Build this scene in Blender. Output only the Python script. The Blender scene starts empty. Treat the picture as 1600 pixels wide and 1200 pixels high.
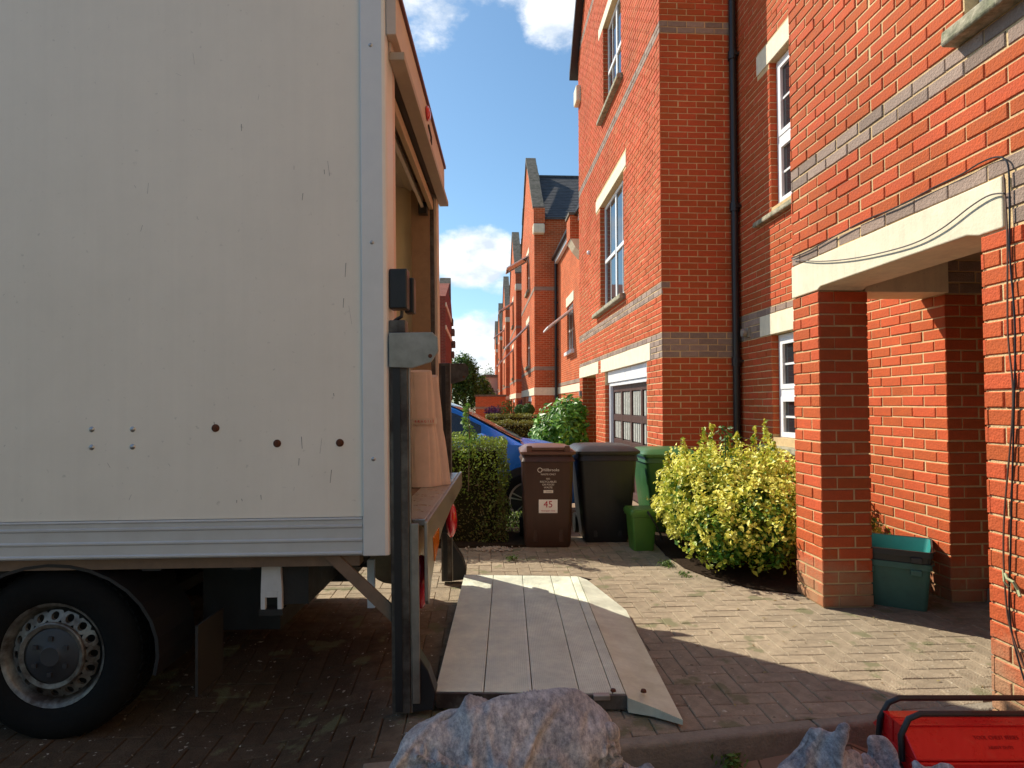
import bpy, bmesh, math, random
import numpy as np
from mathutils import Vector, Matrix, noise
from math import sin, cos, pi, radians as rad
random.seed(7); rng = np.random.default_rng(7)
S = bpy.context.scene
C = S.collection
# ---------------------------------------------------------------- camera
EYE = Vector((0, 0, 1.30))
cd = bpy.data.cameras.new('camera'); cam = bpy.data.objects.new('camera', cd); C.objects.link(cam)
yaw, pitch, roll = .0522485, .0323187, -.00118
fw = Vector((sin(yaw)*cos(pitch), cos(yaw)*cos(pitch), sin(pitch)))
rt = Vector((cos(yaw), -sin(yaw), 0)); up = rt.cross(fw)
r2 = rt*cos(roll)+up*sin(roll); u2 = -rt*sin(roll)+up*cos(roll)
M = Matrix((r2, u2, -fw)).transposed().to_4x4(); M.translation = EYE
cam.matrix_world = M
cd.sensor_width = 36; cd.lens = 977/1600*36; cd.clip_start = .05; cd.clip_end = 3000
cd.dof.use_dof = False
S.camera = cam
S.render.resolution_x, S.render.resolution_y = 1024, 768
# ---------------------------------------------------------------- light
SUN = Vector((-1, .88, 1.24)).normalized()
sl = bpy.data.lights.new('sun', 'SUN'); sl.energy = 5.0; sl.angle = rad(.53); sl.color = (1, .91, .76)
so = bpy.data.objects.new('sun', sl); C.objects.link(so); so.rotation_euler = SUN.to_track_quat('Z', 'Y').to_euler()
S.view_settings.view_transform = 'Standard'; S.view_settings.look = 'None'
S.view_settings.gamma = 1; S.view_settings.use_curve_mapping = False; S.view_settings.exposure = 0.42
W = bpy.data.worlds.new('World'); S.world = W; W.use_nodes = True
def world():
    nt = W.node_tree; N = nt.nodes; L = nt.links; N.clear()
    out = N.new('ShaderNodeOutputWorld'); bg = N.new('ShaderNodeBackground'); sky = N.new('ShaderNodeTexSky')
    sky.sky_type = 'NISHITA'; sky.sun_disc = False
    sky.sun_elevation = math.asin(SUN.z); sky.sun_rotation = math.atan2(SUN.x, SUN.y)
    sky.air_density = 1.0; sky.dust_density = .5; sky.ozone_density = 1.3
    tc = N.new('ShaderNodeTexCoord'); sep = N.new('ShaderNodeSeparateXYZ'); L.new(tc.outputs['Generated'], sep.inputs[0])
    def m(op, a, b=None, c=None):
        n = N.new('ShaderNodeMath'); n.operation = op
        for i, v in enumerate((a, b, c)):
            if v is None: continue
            if isinstance(v, (int, float)): n.inputs[i].default_value = v
            else: L.new(v, n.inputs[i])
        return n.outputs[0]
    az = m('ARCTAN2', sep.outputs[0], sep.outputs[1]); el = m('ARCSINE', sep.outputs[2])
    nz = N.new('ShaderNodeTexNoise'); nz.inputs['Scale'].default_value = 9; nz.inputs['Detail'].default_value = 9; nz.inputs['Roughness'].default_value = .62
    mp = N.new('ShaderNodeMapping'); mp.inputs['Scale'].default_value = (1, 1, 1.7); L.new(tc.outputs['Generated'], mp.inputs[0]); L.new(mp.outputs[0], nz.inputs[0])
    field = None
    blobs = [(-5.3, 33.8, 5, 3.4, 1.1), (1.0, 35.4, 5, 3, 1.2), (6.8, 33.8, 3.8, 3.8, 1.6), (-.6, 13.2, 5.0, 2.7, 2.0), (2.4, 10.9, 2.4, .8, .6),
             (-1.5, 4.6, 8, 4.0, 2.0), (20, 14, 10, 4, 1.2), (-24, 16, 12, 5, 1), (40, 30, 14, 6, 1), (-70, 12, 18, 5, 1.1), (75, 14, 20, 6, 1.2),
             (110, 40, 18, 8, 1), (150, 15, 25, 6, 1.2), (-150, 20, 20, 7, 1.2), (-110, 45, 16, 8, .9), (180, 50, 20, 9, 1), (-30, 42, 9, 5, .8), (9, 55, 14, 6, .8)]
    for a, e, ra, re, s in blobs:
        da = m('DIVIDE', m('SUBTRACT', az, rad(a)), rad(ra)); de = m('DIVIDE', m('SUBTRACT', el, rad(e)), rad(re))
        v = m('MULTIPLY', m('SUBTRACT', 1, m('ADD', m('MULTIPLY', da, da), m('MULTIPLY', de, de))), s)
        v = m('MAXIMUM', v, -1.2)
        field = v if field is None else m('MAXIMUM', field, v)
    f = m('ADD', field, m('MULTIPLY', m('SUBTRACT', nz.outputs[0], .52), 4.6))
    mr = N.new('ShaderNodeMapRange'); mr.interpolation_type = 'SMOOTHSTEP'; L.new(f, mr.inputs[0])
    mr.inputs[1].default_value = -.15; mr.inputs[2].default_value = 1.1; mr.inputs[3].default_value = 0; mr.inputs[4].default_value = .97
    n2 = N.new('ShaderNodeTexNoise'); n2.inputs['Scale'].default_value = 14; n2.inputs['Detail'].default_value = 6; L.new(mp.outputs[0], n2.inputs[0])
    cr = N.new('ShaderNodeValToRGB'); cr.color_ramp.elements[0].position = .38; cr.color_ramp.elements[0].color = (5.6, 6.3, 7.2, 1)
    cr.color_ramp.elements[1].position = .56; cr.color_ramp.elements[1].color = (9.3, 9.4, 9.5, 1); L.new(n2.outputs[0], cr.inputs[0])
    tint = N.new('ShaderNodeMix'); tint.data_type = 'RGBA'; tint.blend_type = 'MULTIPLY'; tint.inputs[0].default_value = 1
    L.new(sky.outputs[0], tint.inputs[6]); tint.inputs[7].default_value = (.88, 1.11, 1.16, 1)
    mx = N.new('ShaderNodeMix'); mx.data_type = 'RGBA'; L.new(mr.outputs[0], mx.inputs[0]); L.new(tint.outputs[2], mx.inputs[6]); L.new(cr.outputs[0], mx.inputs[7])
    L.new(mx.outputs[2], bg.inputs[0]); bg.inputs[1].default_value = .105; L.new(bg.outputs[0], out.inputs[0])
world()
# ---------------------------------------------------------------- materials
MATS = {}
def mat(name, col, rough=.6, metal=0., var=0., nscale=8., bump=0., bscale=60., spec=.5, var2=None, island=False, obrand=0., coat=0., trans=0., emit=None, hue=0., stain=None, shade_specks=False, streak=0.):
    if name in MATS: return MATS[name]
    m = bpy.data.materials.new(name); m.use_nodes = True; nt = m.node_tree; N = nt.nodes; L = nt.links
    b = N['Principled BSDF']; b.inputs['Roughness'].default_value = rough; b.inputs['Metallic'].default_value = metal
    b.inputs['Specular IOR Level'].default_value = spec; b.inputs['Coat Weight'].default_value = coat
    tc = N.new('ShaderNodeTexCoord'); src = tc.outputs['Object']
    base = None
    def rgb(c): n = N.new('ShaderNodeRGB'); n.outputs[0].default_value = (*c, 1); return n.outputs[0]
    def mul(c, fac_socket):
        n = N.new('ShaderNodeMix'); n.data_type = 'RGBA'; n.blend_type = 'MULTIPLY'; n.inputs[0].default_value = 1
        L.new(c, n.inputs[6]); L.new(fac_socket, n.inputs[7]); return n.outputs[2]
    base = rgb(col)
    def ramp(s, lo, hi, a=.3, bb=.7):
        r = N.new('ShaderNodeMapRange'); L.new(s, r.inputs[0]); r.inputs[1].default_value = a; r.inputs[2].default_value = bb; r.inputs[3].default_value = lo; r.inputs[4].default_value = hi; return r.outputs[0]
    if var2 is not None:
        nz = N.new('ShaderNodeTexNoise'); nz.inputs['Scale'].default_value = nscale; nz.inputs['Detail'].default_value = 8; nz.inputs['Roughness'].default_value = .65; L.new(src, nz.inputs[0])
        mx = N.new('ShaderNodeMix'); mx.data_type = 'RGBA'; L.new(ramp(nz.outputs[0], 0, 1, .42, .62), mx.inputs[0]); L.new(base, mx.inputs[6]); L.new(rgb(var2), mx.inputs[7]); base = mx.outputs[2]
    if var:
        nz = N.new('ShaderNodeTexNoise'); nz.inputs['Scale'].default_value = nscale*1.7; nz.inputs['Detail'].default_value = 10; nz.inputs['Roughness'].default_value = .7; L.new(src, nz.inputs[0])
        base = mul(base, ramp(nz.outputs[0], 1-var, 1+var))
        L.new(ramp(nz.outputs[0], max(0, rough-.12), min(1, rough+.12)), b.inputs['Roughness'])
    if island:   # per-brick tone stored on the faces
        at = N.new('ShaderNodeAttribute'); at.attribute_name = 'tone'; base = mul(base, ramp(at.outputs['Fac'], 1-island, 1+island, 0, 1))
        if hue:
            hs = N.new('ShaderNodeHueSaturation'); L.new(ramp(at.outputs['Fac'], .5-hue, .5+hue, 1, 0), hs.inputs['Hue']); L.new(base, hs.inputs['Color']); base = hs.outputs[0]
    if obrand:
        oi = N.new('ShaderNodeObjectInfo'); base = mul(base, ramp(oi.outputs['Random'], 1-obrand, 1+obrand, 0, 1))
        if hue:
            hs = N.new('ShaderNodeHueSaturation'); L.new(ramp(oi.outputs['Random'], .5-hue, .5+hue, 1, 0), hs.inputs['Hue']); L.new(base, hs.inputs['Color']); base = hs.outputs[0]
    if streak:    # thin rain streaks down a painted panel
        mp = N.new('ShaderNodeMapping'); mp.inputs['Scale'].default_value = (26, 26, .7); L.new(src, mp.inputs[0]); ns = N.new('ShaderNodeTexNoise'); ns.inputs['Scale'].default_value = 1; ns.inputs['Detail'].default_value = 8; ns.inputs['Roughness'].default_value = .6; L.new(mp.outputs[0], ns.inputs[0])
        base = mul(base, ramp(ns.outputs[0], 1-streak, 1+streak*.5)); nb2 = N.new('ShaderNodeTexNoise'); nb2.inputs['Scale'].default_value = 34; nb2.inputs['Detail'].default_value = 5; L.new(src, nb2.inputs[0]); base = mul(base, ramp(nb2.outputs[0], 1, .80, .66, .74))
    if stain or shade_specks:
        ge = N.new('ShaderNodeNewGeometry'); sp = N.new('ShaderNodeSeparateXYZ'); L.new(ge.outputs['Position'], sp.inputs[0])
        nn = N.new('ShaderNodeTexNoise'); nn.inputs['Scale'].default_value = 2.6; nn.inputs['Detail'].default_value = 8; nn.inputs['Roughness'].default_value = .7; L.new(ge.outputs['Position'], nn.inputs[0])
        n3 = N.new('ShaderNodeTexNoise'); n3.inputs['Scale'].default_value = .9; n3.inputs['Detail'].default_value = 7; L.new(ge.outputs['Position'], n3.inputs[0])
        base = mul(base, ramp(n3.outputs[0], .86, 1.13))
        def mth(op, a, c):
            q = N.new('ShaderNodeMath'); q.operation = op
            for i, v in enumerate((a, c)):
                if isinstance(v, (int, float)): q.inputs[i].default_value = v
                else: L.new(v, q.inputs[i])
            return q.outputs[0]
    if stain:     # green-brown damp stain where the wall meets the ground
        h = mth('ADD', sp.outputs[2], mth('MULTIPLY', mth('SUBTRACT', nn.outputs[0], .5), -1.1)); mx = N.new('ShaderNodeMix'); mx.data_type = 'RGBA'
        L.new(ramp(h, .7, 0., .02, .34), mx.inputs[0]); L.new(base, mx.inputs[6]); L.new(rgb(stain), mx.inputs[7]); base = mx.outputs[2]
    if shade_specks:      # under-truck shade painted into the paving colour, then lichen and moss specks
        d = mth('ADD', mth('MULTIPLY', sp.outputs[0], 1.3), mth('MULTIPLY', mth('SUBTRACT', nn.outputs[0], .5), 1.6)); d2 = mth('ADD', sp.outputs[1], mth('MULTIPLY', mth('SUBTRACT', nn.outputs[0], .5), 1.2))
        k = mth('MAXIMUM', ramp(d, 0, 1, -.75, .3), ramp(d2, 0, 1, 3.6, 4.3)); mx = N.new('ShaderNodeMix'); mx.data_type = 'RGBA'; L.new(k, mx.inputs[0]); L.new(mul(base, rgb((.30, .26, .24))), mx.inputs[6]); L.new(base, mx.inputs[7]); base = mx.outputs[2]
        for sc_, t0, col_ in ((38, .665, (.62, .56, .45)), (23, .67, (.10, .085, .05)), (5, .60, (.17, .17, .09))):
            n4 = N.new('ShaderNodeTexNoise'); n4.inputs['Scale'].default_value = sc_; n4.inputs['Detail'].default_value = 4; L.new(ge.outputs['Position'], n4.inputs[0])
            mx = N.new('ShaderNodeMix'); mx.data_type = 'RGBA'; L.new(ramp(n4.outputs[0], 0, .75, t0, t0+.05), mx.inputs[0]); L.new(base, mx.inputs[6]); L.new(rgb(col_), mx.inputs[7]); base = mx.outputs[2]
    L.new(base, b.inputs['Base Color'])
    if bump:
        nb = N.new('ShaderNodeTexNoise'); nb.inputs['Scale'].default_value = bscale; nb.inputs['Detail'].default_value = 6; L.new(src, nb.inputs[0])
        bp = N.new('ShaderNodeBump'); bp.inputs['Strength'].default_value = bump; bp.inputs['Distance'].default_value = .01; L.new(nb.outputs[0], bp.inputs['Height']); L.new(bp.outputs[0], b.inputs['Normal'])
    if trans:
        tr = N.new('ShaderNodeBsdfTranslucent'); L.new(base, tr.inputs[0]); ms = N.new('ShaderNodeMixShader'); ms.inputs[0].default_value = trans
        L.new(b.outputs[0], ms.inputs[1]); L.new(tr.outputs[0], ms.inputs[2]); L.new(ms.outputs[0], N['Material Output'].inputs[0])
    if emit: b.inputs['Emission Color'].default_value = (*emit[0], 1); b.inputs['Emission Strength'].default_value = emit[1]
    MATS[name] = m; return m
BR = (.50, .100, .034); BD = (.31, .225, .18)
m_brick_o = mat('brick_single', BR, .85, var=.14, nscale=14, obrand=.11, bump=.5, bscale=90, hue=.004, spec=.2, stain=(.38, .27, .16))
m_brick_s = mat('brick_field', BR, .85, var=.14, nscale=14, island=.11, bump=.5, bscale=90, hue=.004, spec=.2, stain=(.38, .27, .16))
m_bdark_o = mat('dark_brick_single', BD, .85, var=.2, nscale=14, obrand=.2, bump=.6, bscale=90, spec=.2)
m_bdark_s = mat('dark_brick_field', BD, .85, var=.2, nscale=14, island=.2, bump=.6, bscale=90, spec=.2)
m_mortar = mat('mortar', (.66, .48, .26), .95, var=.15, nscale=10, bump=.5, bscale=150, spec=.1, stain=(.40, .32, .18))
m_stone = mat('cream_stone', (.80, .72, .54), .8, var=.12, nscale=5, streak=.08, bump=.15, bscale=80, spec=.2)
m_sill = mat('weathered_stone', (.40, .36, .26), .9, var=.3, nscale=14, var2=(.20, .20, .13), bump=.5, bscale=70, spec=.2)
m_soffit = mat('porch_soffit', (.42, .28, .17), .9, var=.08, nscale=3)
m_white = mat('white_upvc', (.82, .83, .84), .35, var=.03, nscale=3)
m_gdoor = mat('brown_door_paint', (.07, .028, .022), .5, var=.15, nscale=6)
m_obsc = mat('obscured_glass', (.50, .50, .45), .25, var=.05)
m_black = mat('black_plastic', (.018, .018, .020), .42, var=.2, nscale=5)
m_slate = mat('roof_slate', (.075, .075, .080), .7, var=.35, nscale=4, var2=(.045, .047, .05), bump=.4, bscale=20)
m_coping = mat('weathered_coping', (.17, .145, .115), .9, var=.3, nscale=5, var2=(.09, .085, .06), bump=.5, bscale=30)
m_lead = mat('lead_flashing', (.20, .22, .22), .6, var=.2)
m_soil = mat('dark_soil', (.035, .024, .016), 1, var=.4, nscale=20, bump=1, bscale=60, spec=.05)
def glass_mat(name, tint=(.02, .025, .03), rough=.03):
    m = mat(name, tint, rough, spec=.9); return m
m_glass = glass_mat('window_glass')
def brick_tex(name, c1=BR, m2=(.60, .40, .22)):
    m = bpy.data.materials.new(name); m.use_nodes = True; nt = m.node_tree; N = nt.nodes; L = nt.links; b = N['Principled BSDF']; b.inputs['Roughness'].default_value = .9; b.inputs['Specular IOR Level'].default_value = .15
    tc = N.new('ShaderNodeTexCoord'); sp = N.new('ShaderNodeSeparateXYZ'); L.new(tc.outputs['Object'], sp.inputs[0])
    ad = N.new('ShaderNodeMath'); ad.operation = 'ADD'; L.new(sp.outputs[0], ad.inputs[0]); L.new(sp.outputs[1], ad.inputs[1])
    cb = N.new('ShaderNodeCombineXYZ'); L.new(ad.outputs[0], cb.inputs[0]); L.new(sp.outputs[2], cb.inputs[1])
    bt = N.new('ShaderNodeTexBrick'); L.new(cb.outputs[0], bt.inputs[0]); bt.inputs['Scale'].default_value = 1; bt.inputs['Brick Width'].default_value = .225; bt.inputs['Row Height'].default_value = .075
    bt.inputs['Mortar Size'].default_value = .005; bt.inputs['Mortar Smooth'].default_value = .2; bt.inputs['Color1'].default_value = (c1[0]*1.15, c1[1]*1.15, c1[2]*1.15, 1); bt.inputs['Color2'].default_value = (c1[0]*.85, c1[1]*.85, c1[2]*.85, 1); bt.inputs['Mortar'].default_value = (*m2, 1)
    nz = N.new('ShaderNodeTexNoise'); nz.inputs['Scale'].default_value = 1.2; nz.inputs['Detail'].default_value = 8; L.new(tc.outputs['Object'], nz.inputs[0])
    mr = N.new('ShaderNodeMapRange'); L.new(nz.outputs[0], mr.inputs[0]); mr.inputs[1].default_value = .3; mr.inputs[2].default_value = .7; mr.inputs[3].default_value = .85; mr.inputs[4].default_value = 1.15
    mx = N.new('ShaderNodeMix'); mx.data_type = 'RGBA'; mx.blend_type = 'MULTIPLY'; mx.inputs[0].default_value = 1; L.new(bt.outputs[0], mx.inputs[6]); L.new(mr.outputs[0], mx.inputs[7]); L.new(mx.outputs[2], b.inputs[0])
    bp = N.new('ShaderNodeBump'); bp.inputs['Strength'].default_value = .4; bp.inputs['Distance'].default_value = -.008; L.new(bt.outputs['Fac'], bp.inputs['Height']); L.new(bp.outputs[0], b.inputs['Normal'])
    MATS[name] = m; return m
m_btex = brick_tex('distant_brickwork')
m_btexd = brick_tex('distant_dark_brickwork', BD, (.4, .33, .22))
# ---------------------------------------------------------------- helpers
def tagp(o, label=None, cat=None, group=None, kind=None):
    if label: o['label'] = label
    if cat: o['category'] = cat
    if group: o['group'] = group
    if kind: o['kind'] = kind
    return o
def link(o, parent=None):
    C.objects.link(o)
    if parent is not None:
        o.parent = parent
        if parent.get('_w') and not parent.parent: o.matrix_parent_inverse = Matrix.Translation(-parent.location)
    return o
def thing(name, loc, label, cat, group=None, rot=None):
    o = bpy.data.objects.new(name, None); o.location = loc; o.empty_display_size = .2; C.objects.link(o)
    if rot is None: o['_w'] = 1        # children are given in world coordinates
    else: o.rotation_euler = rot
    return tagp(o, label, cat, group)
class MB:
    def __init__(s): s.v = []; s.f = []; s.t = []; s.mi = []; s.cur = 0
    def add(s, vs, fs, tone=None):
        n = len(s.v); s.v += [tuple(v) for v in vs]; s.f += [tuple(i+n for i in f) for f in fs]
        s.mi += [s.cur]*len(fs); s.t += [random.random() if tone is None else tone]*len(fs); return s
    def box(s, x0, x1, y0, y1, z0, z1, tone=None):
        return s.add([(x0, y0, z0), (x1, y0, z0), (x1, y1, z0), (x0, y1, z0), (x0, y0, z1), (x1, y0, z1), (x1, y1, z1), (x0, y1, z1)],
                     [(0, 3, 2, 1), (4, 5, 6, 7), (0, 1, 5, 4), (1, 2, 6, 5), (2, 3, 7, 6), (3, 0, 4, 7)], tone)
    def prism(s, poly, axis, a0, a1):
        n = len(poly)
        def P(p, a):
            return (a, p[0], p[1]) if axis == 'x' else (p[0], a, p[1]) if axis == 'y' else (p[0], p[1], a)
        vs = [P(p, a0) for p in poly]+[P(p, a1) for p in poly]
        return s.add(vs, [tuple(range(n))[::-1], tuple(range(n, 2*n))]+[(i, (i+1) % n, n+(i+1) % n, n+i) for i in range(n)])
    def tube(s, pts, r, n=8, cap=True):
        pts = [Vector(p) for p in pts]; rings = []; prev = None
        for i, p in enumerate(pts):
            d = (pts[min(i+1, len(pts)-1)]-pts[max(i-1, 0)]).normalized()
            if prev is None: a = d.orthogonal().normalized()
            else: a = (prev-d*prev.dot(d)).normalized()
            prev = a; b = d.cross(a); rr = r[i] if isinstance(r, (list, tuple)) else r
            rings.append([p+(a*cos(2*pi*k/n)+b*sin(2*pi*k/n))*rr for k in range(n)])
        vs = [v for R in rings for v in R]; fs = []
        for i in range(len(pts)-1):
            for k in range(n): fs.append((i*n+k, i*n+(k+1) % n, (i+1)*n+(k+1) % n, (i+1)*n+k))
        if cap: fs += [tuple(range(n))[::-1], tuple((len(pts)-1)*n+k for k in range(n))]
        return s.add(vs, fs)
    def lathe(s, prof, c, axis='y', n=32, a0=0, a1=2*pi):
        vs = []; full = abs(a1-a0-2*pi) < 1e-6; m = n if full else n+1
        for (r, h) in prof:
            for k in range(m):
                a = a0+(a1-a0)*k/n; p, q = r*cos(a), r*sin(a)
                vs.append((c[0]+p, c[1]+h, c[2]+q) if axis == 'y' else (c[0]+p, c[1]+q, c[2]+h) if axis == 'z' else (c[0]+h, c[1]+p, c[2]+q))
        fs = []
        for i in range(len(prof)-1):
            for k in range(m if full else n):
                fs.append((i*m+k, i*m+(k+1) % m, (i+1)*m+(k+1) % m, (i+1)*m+k))
        return s.add(vs, fs)
    def loft(s, rings, closed=True, caps=True):
        n = len(rings[0]); vs = [v for R in rings for v in R]; fs = []
        for i in range(len(rings)-1):
            for k in range(n if closed else n-1): fs.append((i*n+k, i*n+(k+1) % n, (i+1)*n+(k+1) % n, (i+1)*n+k))
        if caps: fs += [tuple(range(n))[::-1], tuple((len(rings)-1)*n+k for k in range(n))]
        return s.add(vs, fs)
    def ball(s, c, r, n=10, sq=(1, 1, 1)):
        vs = []; m = n//2
        for i in range(m+1):
            for k in range(n):
                a = pi*i/m; b = 2*pi*k/n; vs.append((c[0]+r*sq[0]*sin(a)*cos(b), c[1]+r*sq[1]*sin(a)*sin(b), c[2]+r*sq[2]*cos(a)))
        return s.add(vs, [(i*n+k, (i+1)*n+k, (i+1)*n+(k+1) % n, i*n+(k+1) % n) for i in range(m) for k in range(n)])
    def mesh(s, name, mats, smooth=False, fix=True):
        me = bpy.data.meshes.new(name); me.from_pydata(s.v, [], s.f)
        for m in (mats if isinstance(mats, (list, tuple)) else [mats]): me.materials.append(m)
        me.polygons.foreach_set('material_index', s.mi)
        if fix:
            bm = bmesh.new(); bm.from_mesh(me); bmesh.ops.recalc_face_normals(bm, faces=bm.faces); bm.to_mesh(me); bm.free()
        a = me.attributes.new('tone', 'FLOAT', 'FACE'); a.data.foreach_set('value', s.t)
        if smooth: me.polygons.foreach_set('use_smooth', [True]*len(me.polygons)); 
        me.update(); return me
    def obj(s, name, mats, parent=None, smooth=False, bevel=0., fix=True, **kw):
        me = s.mesh(name, mats, smooth, fix); o = bpy.data.objects.new(name, me); link(o, parent)
        if bevel:
            b = o.modifiers.new('bevel', 'BEVEL'); b.width = bevel; b.segments = 2; b.limit_method = 'ANGLE'; b.angle_limit = rad(40)
        if smooth and me.polygons:
            try: me.set_sharp_from_angle(angle=rad(42))
            except Exception: pass
        return tagp(o, **kw)
def box(name, b, m, parent=None, bevel=0., **kw): return MB().box(*b).obj(name, m, parent, bevel=bevel, **kw)
def text(name, s, size, loc, rot, m, parent, ext=.0006, align='CENTER'):
    cu = bpy.data.curves.new(name, 'FONT'); cu.body = s; cu.size = size; cu.align_x = align; cu.align_y = 'CENTER'; cu.extrude = ext; cu.resolution_u = 2
    t = bpy.data.objects.new('tmp', cu); C.objects.link(t); bpy.context.view_layer.update()
    me = bpy.data.meshes.new_from_object(t.evaluated_get(bpy.context.evaluated_depsgraph_get())); bpy.data.objects.remove(t)
    me.materials.clear(); me.materials.append(m); me.transform(Matrix.Translation(loc) @ rot.to_matrix().to_4x4())
    o = bpy.data.objects.new(name, me); return link(o, parent)
from mathutils import Euler
# projection used only to decide which bricks show largest (and so become objects of their own)
def pix(P):
    d = Vector(P)-EYE; z = d.dot(fw)
    if z < .2: return None
    return (512+625.3*d.dot(r2)/z, 384-625.3*d.dot(u2)/z, z)
# ---------------------------------------------------------------- brickwork
BRICKS = {}
def brick_wall(house, O, e, n, L, zb, k0, k1, holes=(), dark=lambda k, s: False, phase=0, ends=(0, 0)):
    """bricks on the vertical plane through O (x,y), running along unit e, facing n; course k spans zb+.075k"""
    out = BRICKS.setdefault(house.name, (house, []))[1]
    for k in range(k0, k1):
        z = zb+.075*k+.005; s = 0.; first = .1025 if (k+phase) % 2 == 0 else .215; w = first
        while s < L-.02:
            a, b = s, min(s+w, L)
            if L-b < .04: b = L
            segs = [(a, b)]
            for (h0, h1, hz0, hz1) in holes:
                if hz0-.02 < z+.0325 < hz1+.02:
                    ns = []
                    for (p, q) in segs:
                        if q <= h0+.003 or p >= h1-.003: ns.append((p, q)); continue
                        if p < h0-.02: ns.append((p, h0-.004))
                        if q > h1+.02: ns.append((h1+.004, q))
                    segs = ns
            for p, q in segs:
                if q-p > .025: out.append((O[0]+e[0]*(p+q)/2, O[1]+e[1]*(p+q)/2, z+.0325, e, n, q-p, bool(dark(k, (p+q)/2))))
            s = b+.01; w = .215
BMESH = {}
def brick_verts(w):
    h, c, d = .0325, .004, .018; a = w/2
    # local x along, y = outwards normal negative (front at y=0, back at y=+d)
    v = [(-a+c, 0, -h+c), (a-c, 0, -h+c), (a-c, 0, h-c), (-a+c, 0, h-c), (-a, c, -h), (a, c, -h), (a, c, h), (-a, c, h), (-a, d, -h), (a, d, -h), (a, d, h), (-a, d, h)]
    f = [(0, 1, 2, 3), (0, 4, 5, 1), (1, 5, 6, 2), (2, 6, 7, 3), (3, 7, 4, 0), (4, 8, 9, 5), (5, 9, 10, 6), (6, 10, 11, 7), (7, 11, 8, 4)]
    return v, f
def finish_bricks(nmax=300):
    for hn, (house, L) in BRICKS.items():
        sc = []
        for i, (x, y, z, e, n, w, dk) in enumerate(L):
            p = pix((x, y, z)); d = Vector((x, y, z))-EYE
            if p is None or not (-15 < p[0] < 1040 and -15 < p[1] < 780): sc.append(0); continue
            sc.append(w*abs(Vector((n[0], n[1], 0)).dot(d.normalized()))/p[2]**2 if Vector((n[0], n[1], 0)).dot(d) < 0 else 0)
        order = sorted(range(len(L)), key=lambda i: -sc[i]); top = set(i for i in order[:nmax] if sc[i] > 0)
        f = [MB(), MB()]
        for i, (x, y, z, e, n, w, dk) in enumerate(L):
            j = [random.gauss(0, .0012), random.gauss(0, .0012), random.gauss(0, .0009)]
            ang = math.atan2(-n[0], n[1])+pi+random.gauss(0, .004)   # local -y -> n
            mt = Matrix.Translation((x+n[0]*j[0]+e[0]*j[1], y+n[1]*j[0]+e[1]*j[1], z+j[2])) @ Matrix.Rotation(ang, 4, 'Z') @ Matrix.Rotation(random.gauss(0, .004), 4, 'Y')
            if i in top:
                key = (round(w, 2), dk)
                if key not in BMESH:
                    v, fc = brick_verts(key[0]); me = bpy.data.meshes.new('dark_brick' if dk else 'brick'); me.from_pydata(v, [], fc); me.materials.append(m_bdark_o if dk else m_brick_o); BMESH[key] = me
                o = bpy.data.objects.new('dark_brick' if dk else 'brick', BMESH[key]); o.matrix_world = mt; o.parent = house; C.objects.link(o)
                o.matrix_parent_inverse = Matrix.Translation(-house.location)
            else:
                v, fc = brick_verts(w); f[dk].add([mt @ Vector(q) for q in v], fc)
        if f[0].v: f[0].obj('brickwork', m_brick_s, house, fix=False, kind='stuff')
        if f[1].v: f[1].obj('dark_brickwork', m_bdark_s, house, fix=False, kind='stuff')
def slab(mb, axis, c0, c1, a0, a1, z0, z1, holes):
    """wall slab between c0..c1 on `axis`, spanning a0..a1 along the other, with rectangular holes"""
    A = sorted(set([a0, a1]+[min(max(h[i], a0), a1) for h in holes for i in (0, 1)])); Z = sorted(set([z0, z1]+[min(max(h[i], z0), z1) for h in holes for i in (2, 3)]))
    for i in range(len(A)-1):
        for k in range(len(Z)-1):
            ca, cz = (A[i]+A[i+1])/2, (Z[k]+Z[k+1])/2
            if any(h[0] < ca < h[1] and h[2] < cz < h[3] for h in holes): continue
            if axis == 'x': mb.box(c0, c1, A[i], A[i+1], Z[k], Z[k+1])
            else: mb.box(A[i], A[i+1], c0, c1, Z[k], Z[k+1])
XA, XR, XB = 2.184, 3.08, 2.15
ZA = .004; ZB = -.025; PR = .006
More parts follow.
